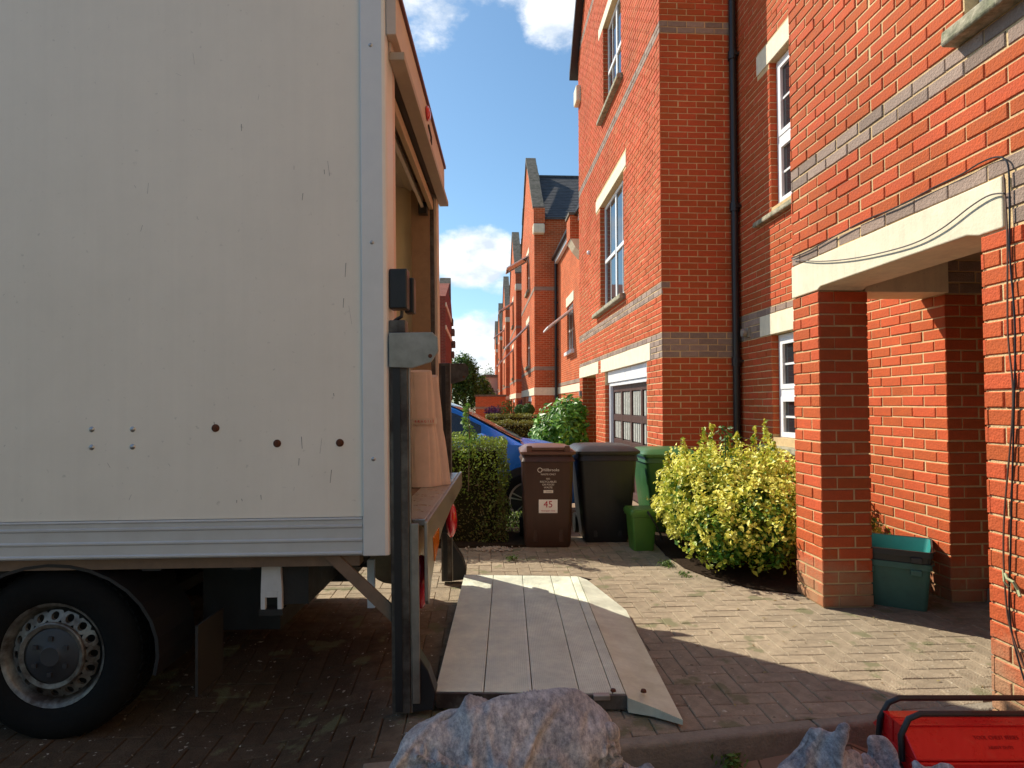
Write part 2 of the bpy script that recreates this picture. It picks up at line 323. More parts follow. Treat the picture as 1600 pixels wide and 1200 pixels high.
def window(parent, x, y0, y1, z0, z1, kind='two', name='window', gx=None):
    """white window in a wall facing -x; x = outer face of the frame. name window > frame pieces, panes"""
    f = MB(); t = .055
    f.box(x, x+.06, y0, y0+t, z0, z1).box(x, x+.06, y1-t, y1, z0, z1).box(x, x+.06, y0+t, y1-t, z0, z0+t+.02).box(x, x+.06, y0+t, y1-t, z1-t, z1)
    w = f.obj(name, m_white, parent, bevel=.004)
    zm = z0+(z1-z0)*.46; ym = (y0+y1)/2
    r = MB()
    if kind == 'two':
        r.box(x+.004, x+.05, ym-.04, ym+.04, z0+t+.02, z1-t); r.box(x-.006, x+.045, y0+t, ym-.04, zm-.03, zm+.03).box(x-.006, x+.045, ym+.04, y1-t, zm-.03, zm+.03)
        r.box(x+.012, x+.03, (y0+ym)/2-.009, (y0+ym)/2+.009, z0+t, zm-.03); r.box(x+.012, x+.03, (y1+ym)/2-.009, (y1+ym)/2+.009, z0+t, zm-.03)
        r.box(x+.012, x+.03, (y0+ym)/2-.009, (y0+ym)/2+.009, zm+.03, z1-t); r.box(x+.012, x+.03, (y1+ym)/2-.009, (y1+ym)/2+.009, zm+.03, z1-t)
        panes = [(y0+t, ym-.04, z0+t, zm-.03), (ym+.04, y1-t, z0+t, zm-.03), (y0+t, ym-.04, zm+.03, z1-t), (ym+.04, y1-t, zm+.03, z1-t)]
    elif kind == 'sash':
        for a, b in ((z0+t+.02, zm-.035), (zm+.045, z1-t)):
            r.box(x-.012, x+.04, y0+t, y0+t+.05, a, b).box(x-.012, x+.04, y1-t-.05, y1-t, a, b).box(x-.012, x+.04, y0+t+.05, y1-t-.05, a, a+.05).box(x-.012, x+.04, y0+t+.05, y1-t-.05, b-.05, b)
            for gy in (y1-t-.05-(y1-y0-.2)/3, y1-t-.05-2*(y1-y0-.2)/3): r.box(x+.006, x+.028, gy-.011, gy+.011, a+.05, b-.05)
            r.box(x+.008, x+.026, y0+t+.05, y1-t-.05, (a+b)/2-.011, (a+b)/2+.011)
        r.box(x-.004, x+.05, y0+t, y1-t, zm-.035, zm+.045)
        panes = [(y0+t, y1-t, z0+t, zm), (y0+t, y1-t, zm, z1-t)]
    else:
        r.box(x, x+.04, y0+t, y1-t, zm-.03, zm+.03); panes = [(y0+t, y1-t, z0+t, zm-.03), (y0+t, y1-t, zm+.03, z1-t)]
    r.obj('glazing_bar', m_white, w)
    for p in panes:
        MB().box(x+.018, x+.022, *p).obj('pane', m_glass, w)
    return w
def interior(mb, x, y0, y1, z0, z1, d=.5):
    mb.box(x+d, x+d+.02, y0-.3, y1+.3, z0-.3, z1+.3)
m_room = mat('dim_room_wall', (.16, .15, .13), .9, var=.1)
m_net = mat('net_curtain', (.62, .66, .72), .9, var=.08, nscale=20)

# ================================================================ SETTING
def sm(t): t = min(1, max(0, t)); return t*t*(3-2*t)
def hgt(x, y):
    """height of the ground"""
    kerb = 2.39+.1228*(x-0)
    r = sm((x+1.0)/.8)
    left = -.12*(1-sm((y-2.85)/.9))
    right = -.12 if y < kerb else 0.
    h = left*(1-r)+right*r
    if y > 6.0: h = -.12*sm((y-6.0)/1.0)
    return h
m_paver_o = mat('paving_block', (.315, .255, .180), .92, var=.28, nscale=9, obrand=.1, bump=.7, bscale=110, spec=.15, shade_specks=True)
m_paver_s = mat('paving_block_field', (.315, .255, .180), .92, var=.28, nscale=9, island=.1, bump=.7, bscale=110, spec=.15, shade_specks=True)
m_sand = mat('joint_sand', (.20, .155, .10), 1, var=.3, nscale=25, bump=.6, bscale=100, spec=.1, shade_specks=True)
m_kerb = mat('kerb_concrete', (.27, .235, .18), .9, var=.2, nscale=10, bump=.5, bscale=80, spec=.15)
# wide ground sheet (road and drives), lower than the modelled blocks
def pave_tex():
    m = bpy.data.materials.new('far_paving'); m.use_nodes = True; nt = m.node_tree; N = nt.nodes; L = nt.links; b = N['Principled BSDF']; b.inputs['Roughness'].default_value = .95; b.inputs['Specular IOR Level'].default_value = .1
    tc = N.new('ShaderNodeTexCoord'); bt = N.new('ShaderNodeTexBrick'); L.new(tc.outputs['Object'], bt.inputs[0]); bt.inputs['Scale'].default_value = 1; bt.inputs['Brick Width'].default_value = .2; bt.inputs['Row Height'].default_value = .1; bt.inputs['Mortar Size'].default_value = .004
    bt.inputs['Color1'].default_value = (.37, .27, .18, 1); bt.inputs['Color2'].default_value = (.29, .2, .14, 1); bt.inputs['Mortar'].default_value = (.12, .09, .06, 1)
    nz = N.new('ShaderNodeTexNoise'); nz.inputs['Scale'].default_value = 2; nz.inputs['Detail'].default_value = 9; L.new(tc.outputs['Object'], nz.inputs[0])
    mr = N.new('ShaderNodeMapRange'); L.new(nz.outputs[0], mr.inputs[0]); mr.inputs[1].default_value = .3; mr.inputs[2].default_value = .7; mr.inputs[3].default_value = .75; mr.inputs[4].default_value = 1.2
    mx = N.new('ShaderNodeMix'); mx.data_type = 'RGBA'; mx.blend_type = 'MULTIPLY'; mx.inputs[0].default_value = 1; L.new(bt.outputs[0], mx.inputs[6]); L.new(mr.outputs[0], mx.inputs[7]); L.new(mx.outputs[2], b.inputs[0]); return m
m_far = pave_tex()
def ground():
    g = MB(); xs = list(np.arange(-6, 6.01, .25)); ys = list(np.arange(-1, 10.01, .2))
    xs = [-400, -60, -20]+xs+[20, 60, 400]; ys = [-300, -30, -8]+ys+[16, 30, 80, 900]
    vs = [(x, y, hgt(min(max(x, -4), 4), y)-(.04 if y < 1.1 else .02 if -2.4 < x < 4.2 and -.2 < y < 6.3 else .02)) for y in ys for x in xs]; n = len(xs)
    g.add(vs, [(j*n+i, j*n+i+1, (j+1)*n+i+1, (j+1)*n+i) for j in range(len(ys)-1) for i in range(n-1)])
    o = g.obj('ground', m_far, kind='structure')
    return o
ground()
m_road = mat('road_asphalt', (.055, .052, .048), .9, var=.3, nscale=20, bump=.6, bscale=120)
def road():
    b = MB(); b.add([(-60, -14, -.126), (60, -14, -.126), (60, 1.15, -.126), (-60, 1.15, -.126)], [(0, 1, 2, 3)]); b.obj('road', m_road, kind='structure')
road()
drive = bpy.data.objects.new('driveway', None)
def driveway():
    base = MB(); n = 60
    XS = np.linspace(-2.3, 4.0, n); YS = np.linspace(.9, 6.25, n)
    base.add([(x, y, hgt(x, y)-.008) for y in YS for x in XS], [(j*n+i, j*n+i+1, (j+1)*n+i+1, (j+1)*n+i) for j in range(n-1) for i in range(n-1)])
    d = base.obj('driveway', m_sand, kind='structure')
    cells = []
    u = .1
    # herringbone, blocks 200 x 100, axis aligned
    for i in range(-26, 42):
        for j in range(6, 64):
            t = (i-j) % 4
            x, y = i*u, j*u
            if t == 0: cells.append((x+u, y+u/2, 0))       # along x: covers (i,j),(i+1,j)
            elif t == 3: cells.append((x+u/2, y+u, 1))     # along y: covers (i,j),(i,j+1)
    def verts(w, h):
        a, b = w/2-.0016, h/2-.0016; c = .0035
        v = [(-a+c, -b+c, 0), (a-c, -b+c, 0), (a-c, b-c, 0), (-a+c, b-c, 0), (-a, -b, -c), (a, -b, -c), (a, b, -c), (-a, b, -c), (-a, -b, -.03), (a, -b, -.03), (a, b, -.03), (-a, b, -.03)]
        return v, [(0, 1, 2, 3), (0, 4, 5, 1), (1, 5, 6, 2), (2, 6, 7, 3), (3, 7, 4, 0), (4, 8, 9, 5), (5, 9, 10, 6), (6, 10, 11, 7), (7, 11, 8, 4)]
    V, F = verts(.2, .1); me = bpy.data.meshes.new('paving_block'); me.from_pydata(V, [], F); me.materials.append(m_paver_o)
    sc = []
    for (x, y, o) in cells:
        kerb = 2.39+.1228*x
        if not (-2.25 < x < 3.95 and 1.0 < y < 6.2): continue
        if x > XA+.32 and (y > 4.0 and x > 1.9) : pass
        z = hgt(x, y)
        p = pix((x, y, z)); s = 0
        hid = (-.2 < x < .85 and 2.5 < y < 4.55) or (x < -.2 and y > 2.5 and p and p[0] < 390) or x > XR or (x > XA and y > 4.25) or (-.25 < x < .6 and y < 2.6) or (x > 2.1 and y < 2.6)
        if p and 0 < p[0] < 1024 and 0 < p[1] < 768 and not hid: s = 1/p[2]**3
        # lean of the block with the ground
        sl = math.atan2(hgt(x, y+.05)-hgt(x, y-.05), .1) if abs(hgt(x, y+.05)-hgt(x, y-.05)) < .05 else 0
        hx, hy = (.05, .1) if o else (.1, .05); sy = 1.
        if x > -.42:
            if y-hy < kerb-.004 < y+hy: y0, y1 = (kerb-.004, y+hy)
            elif y-hy < kerb-.066 < y+hy: y0, y1 = (y-hy, kerb-.066)
            elif kerb-.066 <= y-hy and y+hy <= kerb-.004: continue
            else: y0, y1 = y-hy, y+hy
            if y1-y0 < .02: continue
            sy = (y1-y0)/(2*hy); y = (y0+y1)/2; z = hgt(x, y)
        shade_specks = x < .1 and y < 4.6
        sc.append((s, x, y, z, o, sl, sy))
    sc.sort(key=lambda q: -q[0]); mb = MB()
    for i, (s, x, y, z, o, sl, sy) in enumerate(sc):
        wear = .0035*noise.noise(Vector((x*1.3, y*1.3, 4)))
        mt = Matrix.Translation((x, y, z+wear+random.gauss(0, .0008))) @ Matrix.Rotation(sl+random.gauss(0, .006), 4, 'X') @ Matrix.Rotation(random.gauss(0, .005)-(math.atan2(hgt(x+.05, y)-hgt(x-.05, y), .1)), 4, 'Y') @ Matrix.Scale(sy, 4, (0, 1, 0)) @ Matrix.Rotation((pi/2 if o else 0)+random.gauss(0, .006), 4, 'Z')
        if i < 300 and s > 0:
            b = bpy.data.objects.new('paving_block', me); b.matrix_world = mt; b.parent = d; C.objects.link(b)
        else: mb.add([mt @ Vector(q) for q in V], F)
    mb.obj('block_paving', m_paver_s, d, fix=False, kind='stuff')
    # kerb stones
    x = -.42; ang = math.atan(.1228)
    while x < 2.9:
        L = .9; k = MB(); k.prism([(-.03, -.25), (.03, -.25), (.03, 0), (-.02, 0), (-.03, -.010)], 'x', .004, L-.004)
        o = k.obj('kerb_stone', m_kerb, d, bevel=.006); r = sm((x+.62)/.5)
        o.matrix_world = Matrix.Translation((x, 2.39+.1228*x-.034, .001)) @ Matrix.Rotation(ang, 4, 'Z'); x += L*cos(ang)
    return d
drive = driveway()
# planting bed
def bed():
    b = MB(); poly = [(1.60, 5.35), (1.62, 4.9), (1.72, 4.62), (1.92, 4.32), (2.17, 4.20), (3.06, 4.20), (3.06, 7.2), (1.75, 7.2)]
    b.prism(poly, 'z', -.02, .012); b.obj('planting_bed', m_soil, kind='structure')
    b = MB(); b.box(-1.6, .62, 5.72, 7.0, -.14, .02); b.obj('hedge_bed', m_soil, kind='structure')
bed()

# ================================================================ NEAR HOUSE (porch, recess wall)
def near_house():
    H = thing('terraced_house', (2.9, 4.2, 0), 'nearest red brick house with open porch, brick piers and long cream lintel', 'house', 'red brick terraced houses along the street')
    w = MB(); hA = [(1.05, 2.66, 3.02, 4.55)]
    # upper wall over the porch: mortar slab, then mass behind
    slab(w, 'x', XA+PR, XA+.32, -3, 4.236-PR, 2.254, 9.2, hA)
    w.box(XA+.32, 8.8, 4.236-.32, 4.236-PR, 2.35, 9.2)        # far return of the upper floors
    w.box(XA+PR, XA+.3275-PR, 3.908+PR, 4.236-PR, 0, 2.029)          # far pier
    w.box(XA+PR, XA+.3275, -3, 2.60-PR, -.1, 2.254)                # near pier / wall
    # wall behind the porch and recess wall with windows
    hR = [(4.95, 6.44, .95, 2.029), (4.95, 6.40, 3.37, 4.929), (4.95, 6.4, 6.2, 7.6)]
    slab(w, 'x', XR+PR, XR+.32, 3.97+PR, 7.252, 0, 9.2, hR)
    w.box(XR+.32, 4.6, 3.97+PR, 4.25, 0, 2.36)
    w.box(4.6, 4.8, -3, 4.25, 0, 2.36)
    w.box(XR+.33, 8.8, 6.9, 7.252, 0, 9.2)
    w.obj('wall', m_mortar, H)
    dk = lambda k, s: k == 30 or k in (37, 38)
    # facade bricks, along -y from the far corner
    lint = (0, 4.236-2.47, 2.029, 2.254)
    fd = lambda k, s: k in (37, 38) or k == 30 or (27 <= k <= 29 and s > 1.7)
    brick_wall(H, (XA, 4.236), (0, -1), (-1, 0), 3.9, ZA, 27, 76, [lint, (4.236-2.66, 4.236-1.05, 2.93, 4.55), (4.236-2.9, 4.236-.9, 4.55, 4.75)], fd, 0)
    brick_wall(H, (XA, 4.236), (0, -1), (-1, 0), .3275, ZA, 0, 27, [], lambda k, s: False, 0)
    brick_wall(H, (XA, 2.60), (0, -1), (-1, 0), 2.2, ZA, -1, 27, [], lambda k, s: False, 1)
    # far pier, face towards the street end (-y) and other sides
    brick_wall(H, (XA, 3.908), (1, 0), (0, -1), .3275, ZA, 0, 27, [], lambda k, s: False, 0)
    brick_wall(H, (XA+.3275, 3.908), (0, 1), (1, 0), .3275, ZA, 0, 27, [], lambda k, s: False, 0)
    brick_wall(H, (XA+.3275, 4.236), (-1, 0), (0, 1), .3275, ZA, 0, 27, [], lambda k, s: False, 0)
    brick_wall(H, (XA+.3275, 2.60), (-1, 0), (0, 1), .3275, ZA, -1, 27, [], lambda k, s: False, 0)
    brick_wall(H, (XA+.9, 4.236), (-1, 0), (0, 1), .9, ZA, 30, 76, [], lambda k, s: k in (37, 38), 1)
    # porch back wall and recess wall (one plane), from the corner of the entrance to the bay
    rd = lambda k, s: k in (30, 37, 38) and (s > .3 or k == 30) and k == 30 or (27 <= k <= 30 and s > 2.72) or (27 <= k <= 30 and s < .9 and False)
    holes = [(4.95-3.97, 6.44-3.97, .87, 2.029), (4.9-3.97, 6.69-3.97, 2.029, 2.254), (4.95-3.97, 6.40-3.97, 3.30, 4.929), (4.9-3.97, 6.69-3.97, 4.929, 5.154), (4.95-3.97, 6.4-3.97, 6.2, 7.6)]
    brick_wall(H, (XR, 3.97), (0, 1), (-1, 0), 3.27, ZA, 0, 86, holes, rd, 0)
    brick_wall(H, (XR, 3.97), (1, 0), (0, -1), 1.5, ZA, 0, 30, [], lambda k, s: 27 <= k <= 30, 1)
    # reveals of the recess windows (far jamb faces the camera side)
    for (z0, z1, y) in ((.95, 2.03, 6.44), (3.37, 4.93, 6.40)):
        k0 = int(round((z0-ZA)/.075)); k1 = int(round((z1-ZA)/.075))
        brick_wall(H, (XR+.004, y-.007), (1, 0), (0, -1), .10, ZA, k0, k1, [], lambda k, s: False, 0)
    # lintels and beams
    l = MB(); l.prism([(4.236, 2.034), (4.236, 2.252), (2.472, 2.252), (2.472, 2.034), (2.60, 2.034), (2.667, 2.052), (3.87, 2.052), (3.908, 2.034)][::-1], 'x', XA-.006, XA+.30)
    l.obj('lintel', m_stone, H, bevel=.006)
    box('porch_beam', (XA+.3275, XR, 3.93, 4.20, 2.03, 2.25), m_stone, H, bevel=.004)
    box('porch_ceiling', (XA+.30, 4.6, -3, 4.23, 2.26, 2.34), m_soffit, H)
    b = MB(); b.box(4.5, 4.58, 2.4, 3.4, .0, 2.05); b.obj('front_door', m_gdoor, H)
    box('step', (3.3, 4.6, 2.2, 3.95, -.02, .10), m_kerb, H, bevel=.01)
    for z in (2.029, 4.929):
        o = box('lintel', (XR-.006, XR+.2, 4.9, 6.69, z+.004, z+.223), m_stone, H, bevel=.005)
    # sills
    MB().prism([(XR-.06, .815), (XR-.055, .862), (XR+.10, .885), (XR+.10, .80), (XR-.055, .80)], 'y', 4.9, 6.70).obj('sill', m_sill, H, bevel=.006)
    MB().prism([(XR-.06, 3.262), (XR-.055, 3.30), (XR+.10, 3.325), (XR+.10, 3.245), (XR-.055, 3.245)], 'y', 4.9, 6.72).obj('sill', m_sill, H, bevel=.006)
    MB().prism([(XA-.075, 2.945), (XA-.07, 3.0), (XA+.10, 3.035), (XA+.10, 2.93), (XA-.07, 2.93)], 'y', .9, 2.71).obj('sill', m_sill, H, bevel=.008, label='mossy grey stone sill at the top right')
    window(H, XR+.075, 4.95, 6.43, .885, 2.025, 'sash'); window(H, XR+.075, 4.95, 6.39, 3.325, 4.925, 'sash'); window(H, XR+.075, 4.95, 6.39, 6.2, 7.6, 'sash')
    window(H, XA+.07, 1.05, 2.655, 3.035, 4.55, 'two')
    r = MB(); interior(r, XR+.3, 4.95, 6.43, .9, 2.0); interior(r, XR+.3, 4.95, 6.4, 3.3, 4.9); interior(r, XA+.4, 1.05, 2.65, 3.0, 4.5); r.obj('room_wall', m_room, H)
    # book-like pale board behind first floor glass
    b = MB(); b.add([(XR+.14, 5.98, 3.40), (XR+.14, 6.06, 3.40), (XR+.14, 6.22, 3.83), (XR+.14, 6.14, 3.83), (XR+.15, 5.98, 3.40), (XR+.15, 6.06, 3.40), (XR+.15, 6.22, 3.83), (XR+.15, 6.14, 3.83)],
                    [(0, 1, 2, 3), (7, 6, 5, 4), (0, 4, 5, 1), (1, 5, 6, 2), (2, 6, 7, 3), (3, 7, 4, 0)])
    tagp(b.obj('picture_board', mat('yellowed_board', (.62, .5, .22), .7)), 'yellowish board leaning inside the upper recess window beside the drainpipe', 'board')
    v = MB(); v.box(XR-.03, XR, 6.93, 7.04, 2.06, 2.17); v.lathe([(.0, -.05), (.045, -.05), (.05, -.01), (.035, 0)], (XR-.03, 6.985, 2.115), 'x', 16); v.obj('vent', mat('grey_vent', (.30, .28, .24), .6, var=.2), H)
    # roof so that the block is closed
    MB().prism([(XA-.2, 9.2), (8.9, 9.2), (5.5, 12.2)], 'y', -3, 7.25).obj('roof', m_slate, H)
    return H
NH = near_house()

def gable_roof(parent, x0, x1, y0, y1, ze, zp, over=.0, coping=True):
    ym = (y0+y1)/2
    r = MB(); t = .06
    r.prism([(y0-.12, ze-.15), (ym, zp-.15), (y1+.12, ze-.15), (y1+.12, ze-.15-t), (ym, zp-.25), (y0-.12, ze-.15-t)], 'x', x0+.3, x1); r.obj('roof', m_slate, parent)
    rows = 26; s = MB()
    for sgn, ya in ((1, y0-.12), (-1, y1+.12)):
        L = math.hypot(ym-ya, zp-ze); dy, dz = (ym-ya)/L, (zp-ze)/L
        for i in range(rows):
            a, b = L*i/rows, L*(i+1)/rows+.02
            p = lambda q, up: (ya+dy*q-dz*up*sgn, ze-.15+dz*q+abs(dy)*up)
            s.prism([p(a, .022), p(b, .008), p(b, .0), p(a, .0)] if sgn > 0 else [p(a, 0), p(b, 0), p(b, .008), p(a, .022)], 'x', x0+.3, x1)
    s.obj('slate_courses', m_slate, parent, kind='stuff')
    MB().box(x0+.35, x1, ym-.08, ym+.08, zp-.17, zp-.09).obj('ridge', m_slate, parent)
def coping(parent, x0, x1, y0, y1, ze, zp, n=6):
    ym = (y0+y1)/2
    for ya in (y0, y1):
        for i in range(n):
            a, b = i/n, (i+1)/n-.012; yy0, yy1 = ya+(ym-ya)*a, ya+(ym-ya)*b; z0, z1 = ze+(zp-ze)*a, ze+(zp-ze)*b
            j = random.uniform(-.012, .012)
            MB().prism([(yy0, z0), (yy1, z1), (yy1, z1+.14), (yy0, z0+.12)], 'x', x0-.06+j, x1+.04+j).obj('coping_stone', m_coping, parent, bevel=.01)
# ================================================================ SECOND HOUSE with garage
def garage_house():
    H = thing('terraced_house', (2.15, 7.25, 0), 'three storey red brick house with brown garage door and grey brick bands', 'house', 'red brick terraced houses along the street')
    y0, y1 = 7.252, 13.32
    hB = [(7.95, 10.62, -.2, 1.85), (11.45, 12.95, -.2, 1.85), (9.17, 10.98, 2.96, 4.81), (9.25, 10.62, 6.30, 7.85)]
    w = MB(); slab(w, 'x', XB+PR, XB+.32, y0+PR, y1, -.2, 8.7, hB)
    w.prism([(y0+PR, 8.7), (y1, 8.7), ((y0+y1)/2, 12.15)], 'x', XB+PR, XB+.32)
    w.box(XB+.32, 8.8, y0+PR, y0+.3, -.2, 8.7); w.box(XB+.32, 8.8, y1-.3, y1, -.2, 8.7)
    w.obj('wall', m_mortar, H)
    dk = lambda k, s: k in (35, 36, 77, 78) or k == 28 or (25 <= k <= 28 and s < .5)
    holes = [(h[0]-y0, h[1]-y0, h[2]-.02, h[3]) for h in hB]+[(7.76-y0, 10.95-y0, 1.85, 2.075), (11.2-y0, y1-y0, 1.85, 2.075), (8.98-y0, 11.34-y0, 4.81, 5.03), (9.1-y0, 11.0-y0, 7.85, 8.06)]
    brick_wall(H, (XB, y0), (0, 1), (-1, 0), y1-y0, ZB, -1, 117, holes, dk, 1)
    # gable bricks
    for k in range(117, 162):
        z = ZB+.075*k; hw = (12.15-z-.05)/(12.15-8.7)*(y1-y0)/2
        if hw > .3: brick_wall(H, (XB, (y0+y1)/2-hw), (0, 1), (-1, 0), 2*hw, ZB, k, k+1, [], lambda k, s: k in (119, 120), k)
    fk = lambda k, s: 25 <= k <= 28 or k in (77, 78) or (k in (35, 36) and s < .1)
    brick_wall(H, (XB, y0), (1, 0), (0, -1), XR-XB, ZB, -1, 117, [], fk, 0)
    # passage: far jamb faces the camera
    brick_wall(H, (XB+.004, 12.943), (1, 0), (0, -1), 1.2, ZB, -1, 25, [], lambda k, s: False, 0)
    brick_wall(H, (XB+.004, 10.613), (1, 0), (0, -1), .11, ZB, -1, 22, [], lambda k, s: False, 0)
    for (y, k0, k1) in ((10.98, 40, 65), (10.62, 84, 105)): brick_wall(H, (XB+.004, y-.007), (1, 0), (0, -1), .085, ZB, k0, k1, [], lambda k, s: False, 0)
    p = MB(); p.box(XB+.33, XB+1.3, 12.956, 13.0, -.2, 1.85); p.box(XB+.33, XB+1.3, 11.2, 11.44, -.2, 1.85); p.box(XB+1.3, XB+1.4, 11.2, 13.2, -.2, 1.9); p.obj('passage_wall', m_mortar, H)
    box('passage_ceiling', (XB+.30, XB+1.4, 11.2, 13.0, 1.852, 1.95), m_soffit, H)
    for (a, b, z0, z1) in ((7.76, 10.95, 1.852, 2.073), (11.2, 13.32, 1.852, 2.073), (8.98, 11.34, 4.812, 5.02), (9.1, 11.0, 7.852, 8.05)):
        box('lintel', (XB-.006, XB+.25, a, b, z0, z1), m_stone, H, bevel=.006)
    for (a, b, z) in ((9.08, 11.35, 2.955), (9.15, 10.8, 6.30)):
        MB().prism([(XB-.09, z-.07), (XB-.085, z-.02), (XB+.1, z+.01), (XB+.1, z-.09), (XB-.085, z-.09)], 'y', a, b).obj('sill', m_sill, H, bevel=.006)
    window(H, XB+.085, 9.19, 10.97, 2.965, 4.80, 'two'); window(H, XB+.085, 9.26, 10.61, 6.31, 7.84, 'two')
    for a, b, c, d in ((9.2, 10.95, 3.0, 4.8), (9.3, 10.6, 6.35, 7.8)):
        n = MB(); k = 60
        n.add([(XB+.20+.012*sin(i*1.9), a+(b-a)*i/k, z) for z in (c, d) for i in range(k+1)], [(i, i+1, k+2+i, k+1+i) for i in range(k)]); n.obj('net_curtain', m_net, H)
    # garage door: white fascia, white frame, brown panels with a glazed upper part
    box('garage_fascia', (XB+.05, XB+.12, 7.96, 10.61, 1.66, 1.848), m_white, H, bevel=.004)
    f = MB(); f.box(XB+.07, XB+.13, 7.96, 8.04, -.12, 1.655); f.box(XB+.07, XB+.13, 10.52, 10.61, -.12, 1.655); f.box(XB+.07, XB+.13, 8.04, 10.52, 1.60, 1.655); f.obj('garage_frame', m_white, H, bevel=.004)
    g = MB(); x = XB+.12; ys = 8.05, 10.51; n = 4; wd = (ys[1]-ys[0])/n
    g.box(x+.03, x+.05, ys[0], ys[1], -.11, 1.6)
    for i in range(n+1):
        c = ys[0]+wd*i; g.box(x, x+.03, max(ys[0], c-.05), min(ys[1], c+.05), -.11, 1.6)
    for z in (-.06, .68, 1.08, 1.55): g.box(x+.002, x+.032, ys[0], ys[1], z-.05, z+.05)
    gd = g.obj('garage_door', m_gdoor, H, bevel=.003)
    for i in range(n):
        for j in range(4):
            for (za, zb) in ((.75, 1.02), (1.14, 1.49)):
                a = ys[0]+wd*i+.07+(wd-.14)*j/4; b = a+(wd-.14)/4
                MB().box(x+.018, x+.026, a+.018, b-.018, za, zb).obj('pane', m_obsc, gd)
    gable_roof(H, XB, 8.8, y0, y1, 8.75, 12.3)
    v = MB()
    for ya in (y0, y1):
        ym = (y0+y1)/2; v.prism([(ya+(.25 if ya > ym else -.25), 8.48), (ym, 12.22), (ym, 12.38), (ya+(.25 if ya > ym else -.25), 8.66)], 'x', XB-.16, XB+.35)
    v.obj('verge_board', m_black, H)
    box('corbel', (XB-.10, XB+.2, 13.0, 13.35, 7.75, 8.10), m_stone, H, bevel=.03)
    b = MB(); b.box(XB-.05, XB, 13.03, 13.12, 1.47, 1.58); b.obj('wall_lamp', mat('grey_lamp', (.25, .27, .28), .4), H)
    b = MB(); b.ball((XB-.02, 12.0, 4.25), .045, 8); b.obj('wall_boss', m_white, H)
    return H
GH = garage_house()
def downpipe(x, y, z0, z1, label, r=.042):
    t = thing('downpipe', (x, y, z0), label, 'drainpipe')
    MB().tube([(x, y, z0), (x, y, z1)], r, 14).obj('pipe', m_black, t, smooth=True)
    z = z0+1.8
    while z < z1:
        MB().lathe([(r, -.05), (r+.012, -.05), (r+.012, .05), (r, .05)], (x, y, z), 'z', 14).obj('collar', m_black, t)
        MB().box(x-.01, x+.09, y-.06, y+.06, z-.015, z+.015).obj('bracket', m_black, t); z += 1.83
    return t
downpipe(XR-.06, 7.252-.058, 0, 8.8, 'black drainpipe in the corner between the garage house and the recess windows')

# ================================================================ FARTHER HOUSES
def far_house(yc, i, label):
    H = thing('terraced_house', (2.15, yc, 0), label, 'house', 'red brick terraced houses along the street')
    y0, y1 = yc, yc+7.35; ym = (y0+y1)/2; g = -.3
    win = [(ym-1.2, ym+.35, 2.95, 4.85), (ym-1.1, ym+.25, 6.25, 7.85)]
    gh = [(ym-2.2, ym-.2, g, 1.65), (ym+1.0, ym+2.4, g, 1.65)]
    w = MB(); slab(w, 'x', XB, XB+.35, y0, y1, g, 8.6, win+gh); w.prism([(y0, 8.6), (y1, 8.6), (ym, 12.1)], 'x', XB, XB+.35)
    w.box(XB+.35, 9, y0, y0+.3, g, 8.6); w.box(XB+.35, 9, y1-.3, y1, g, 8.6); w.obj('wall', m_btex, H)
    d = MB()
    for z in (2.62, 5.75): slab(d, 'x', XB-.012, XB, y0-.012, y1, z, z+.15, [])
    for z in (2.62, 5.75, ): d.box(XB, XB+1.0, y0-.012, y0, z, z+.15)
    d.obj('dark_band', m_btexd, H)
    b = MB(); b.box(XB-.02, XB+.01, y0+.05, y1, 1.65, 1.95); b.box(XB-.02, XB+1.1, y0-.02, y0+.05, 1.65, 1.95); b.obj('lintel', m_stone, H)
    for (a, c, z0, z1) in win:
        box('lintel', (XB-.02, XB+.2, a-.15, c+.15, z1+.002, z1+.24), m_stone, H); box('sill', (XB-.10, XB+.2, a-.1, c+.1, z0-.12, z0-.002), m_sill, H)
        window(H, XB+.08, a, c, z0, z1, 'plain')
        MB().box(XB+.3, XB+.32, a, c, z0, z1).obj('net_curtain', m_net, H)
    box('garage_fascia', (XB+.04, XB+.1, ym-2.2, ym-.2, 1.42, 1.648), m_white, H)
    box('garage_door', (XB+.12, XB+.16, ym-2.2, ym-.2, g, 1.42), mat('pale_garage_door', (.32, .33, .33), .5, var=.1), H)
    box('front_door', (XB+.7, XB+.75, ym+1.0, ym+2.4, g, 1.65), m_gdoor, H)
    gable_roof(H, XB, 9, y0, y1, 8.75, 11.75)
    coping(H, XB, XB+.36, y0, y1, 8.95, 12.35, 6 if i == 0 else 3)
    box('kneeler', (XB-.04, XB+.4, y0-.22, y0+.25, 8.35, 8.95), m_btex, H); box('corbel', (XB-.06, XB+.4, y0-.24, y0+.12, 7.95, 8.348), m_stone, H, bevel=.06)
    # recess wall towards the house before it
    return H
labs = ['second gabled brick house, with stone coping, beyond the laurel bush', 'third gabled brick house along the row, two open window panes', 'fourth gabled brick house along the row, mostly hidden', 'fifth gabled brick house, narrow strip near the far end of the row', 'last gabled brick house at the far end of the row']
FH = [far_house(y, i, labs[i]) for i, y in enumerate((24.26, 36.46, 50.53, 65.0, 80.0))]
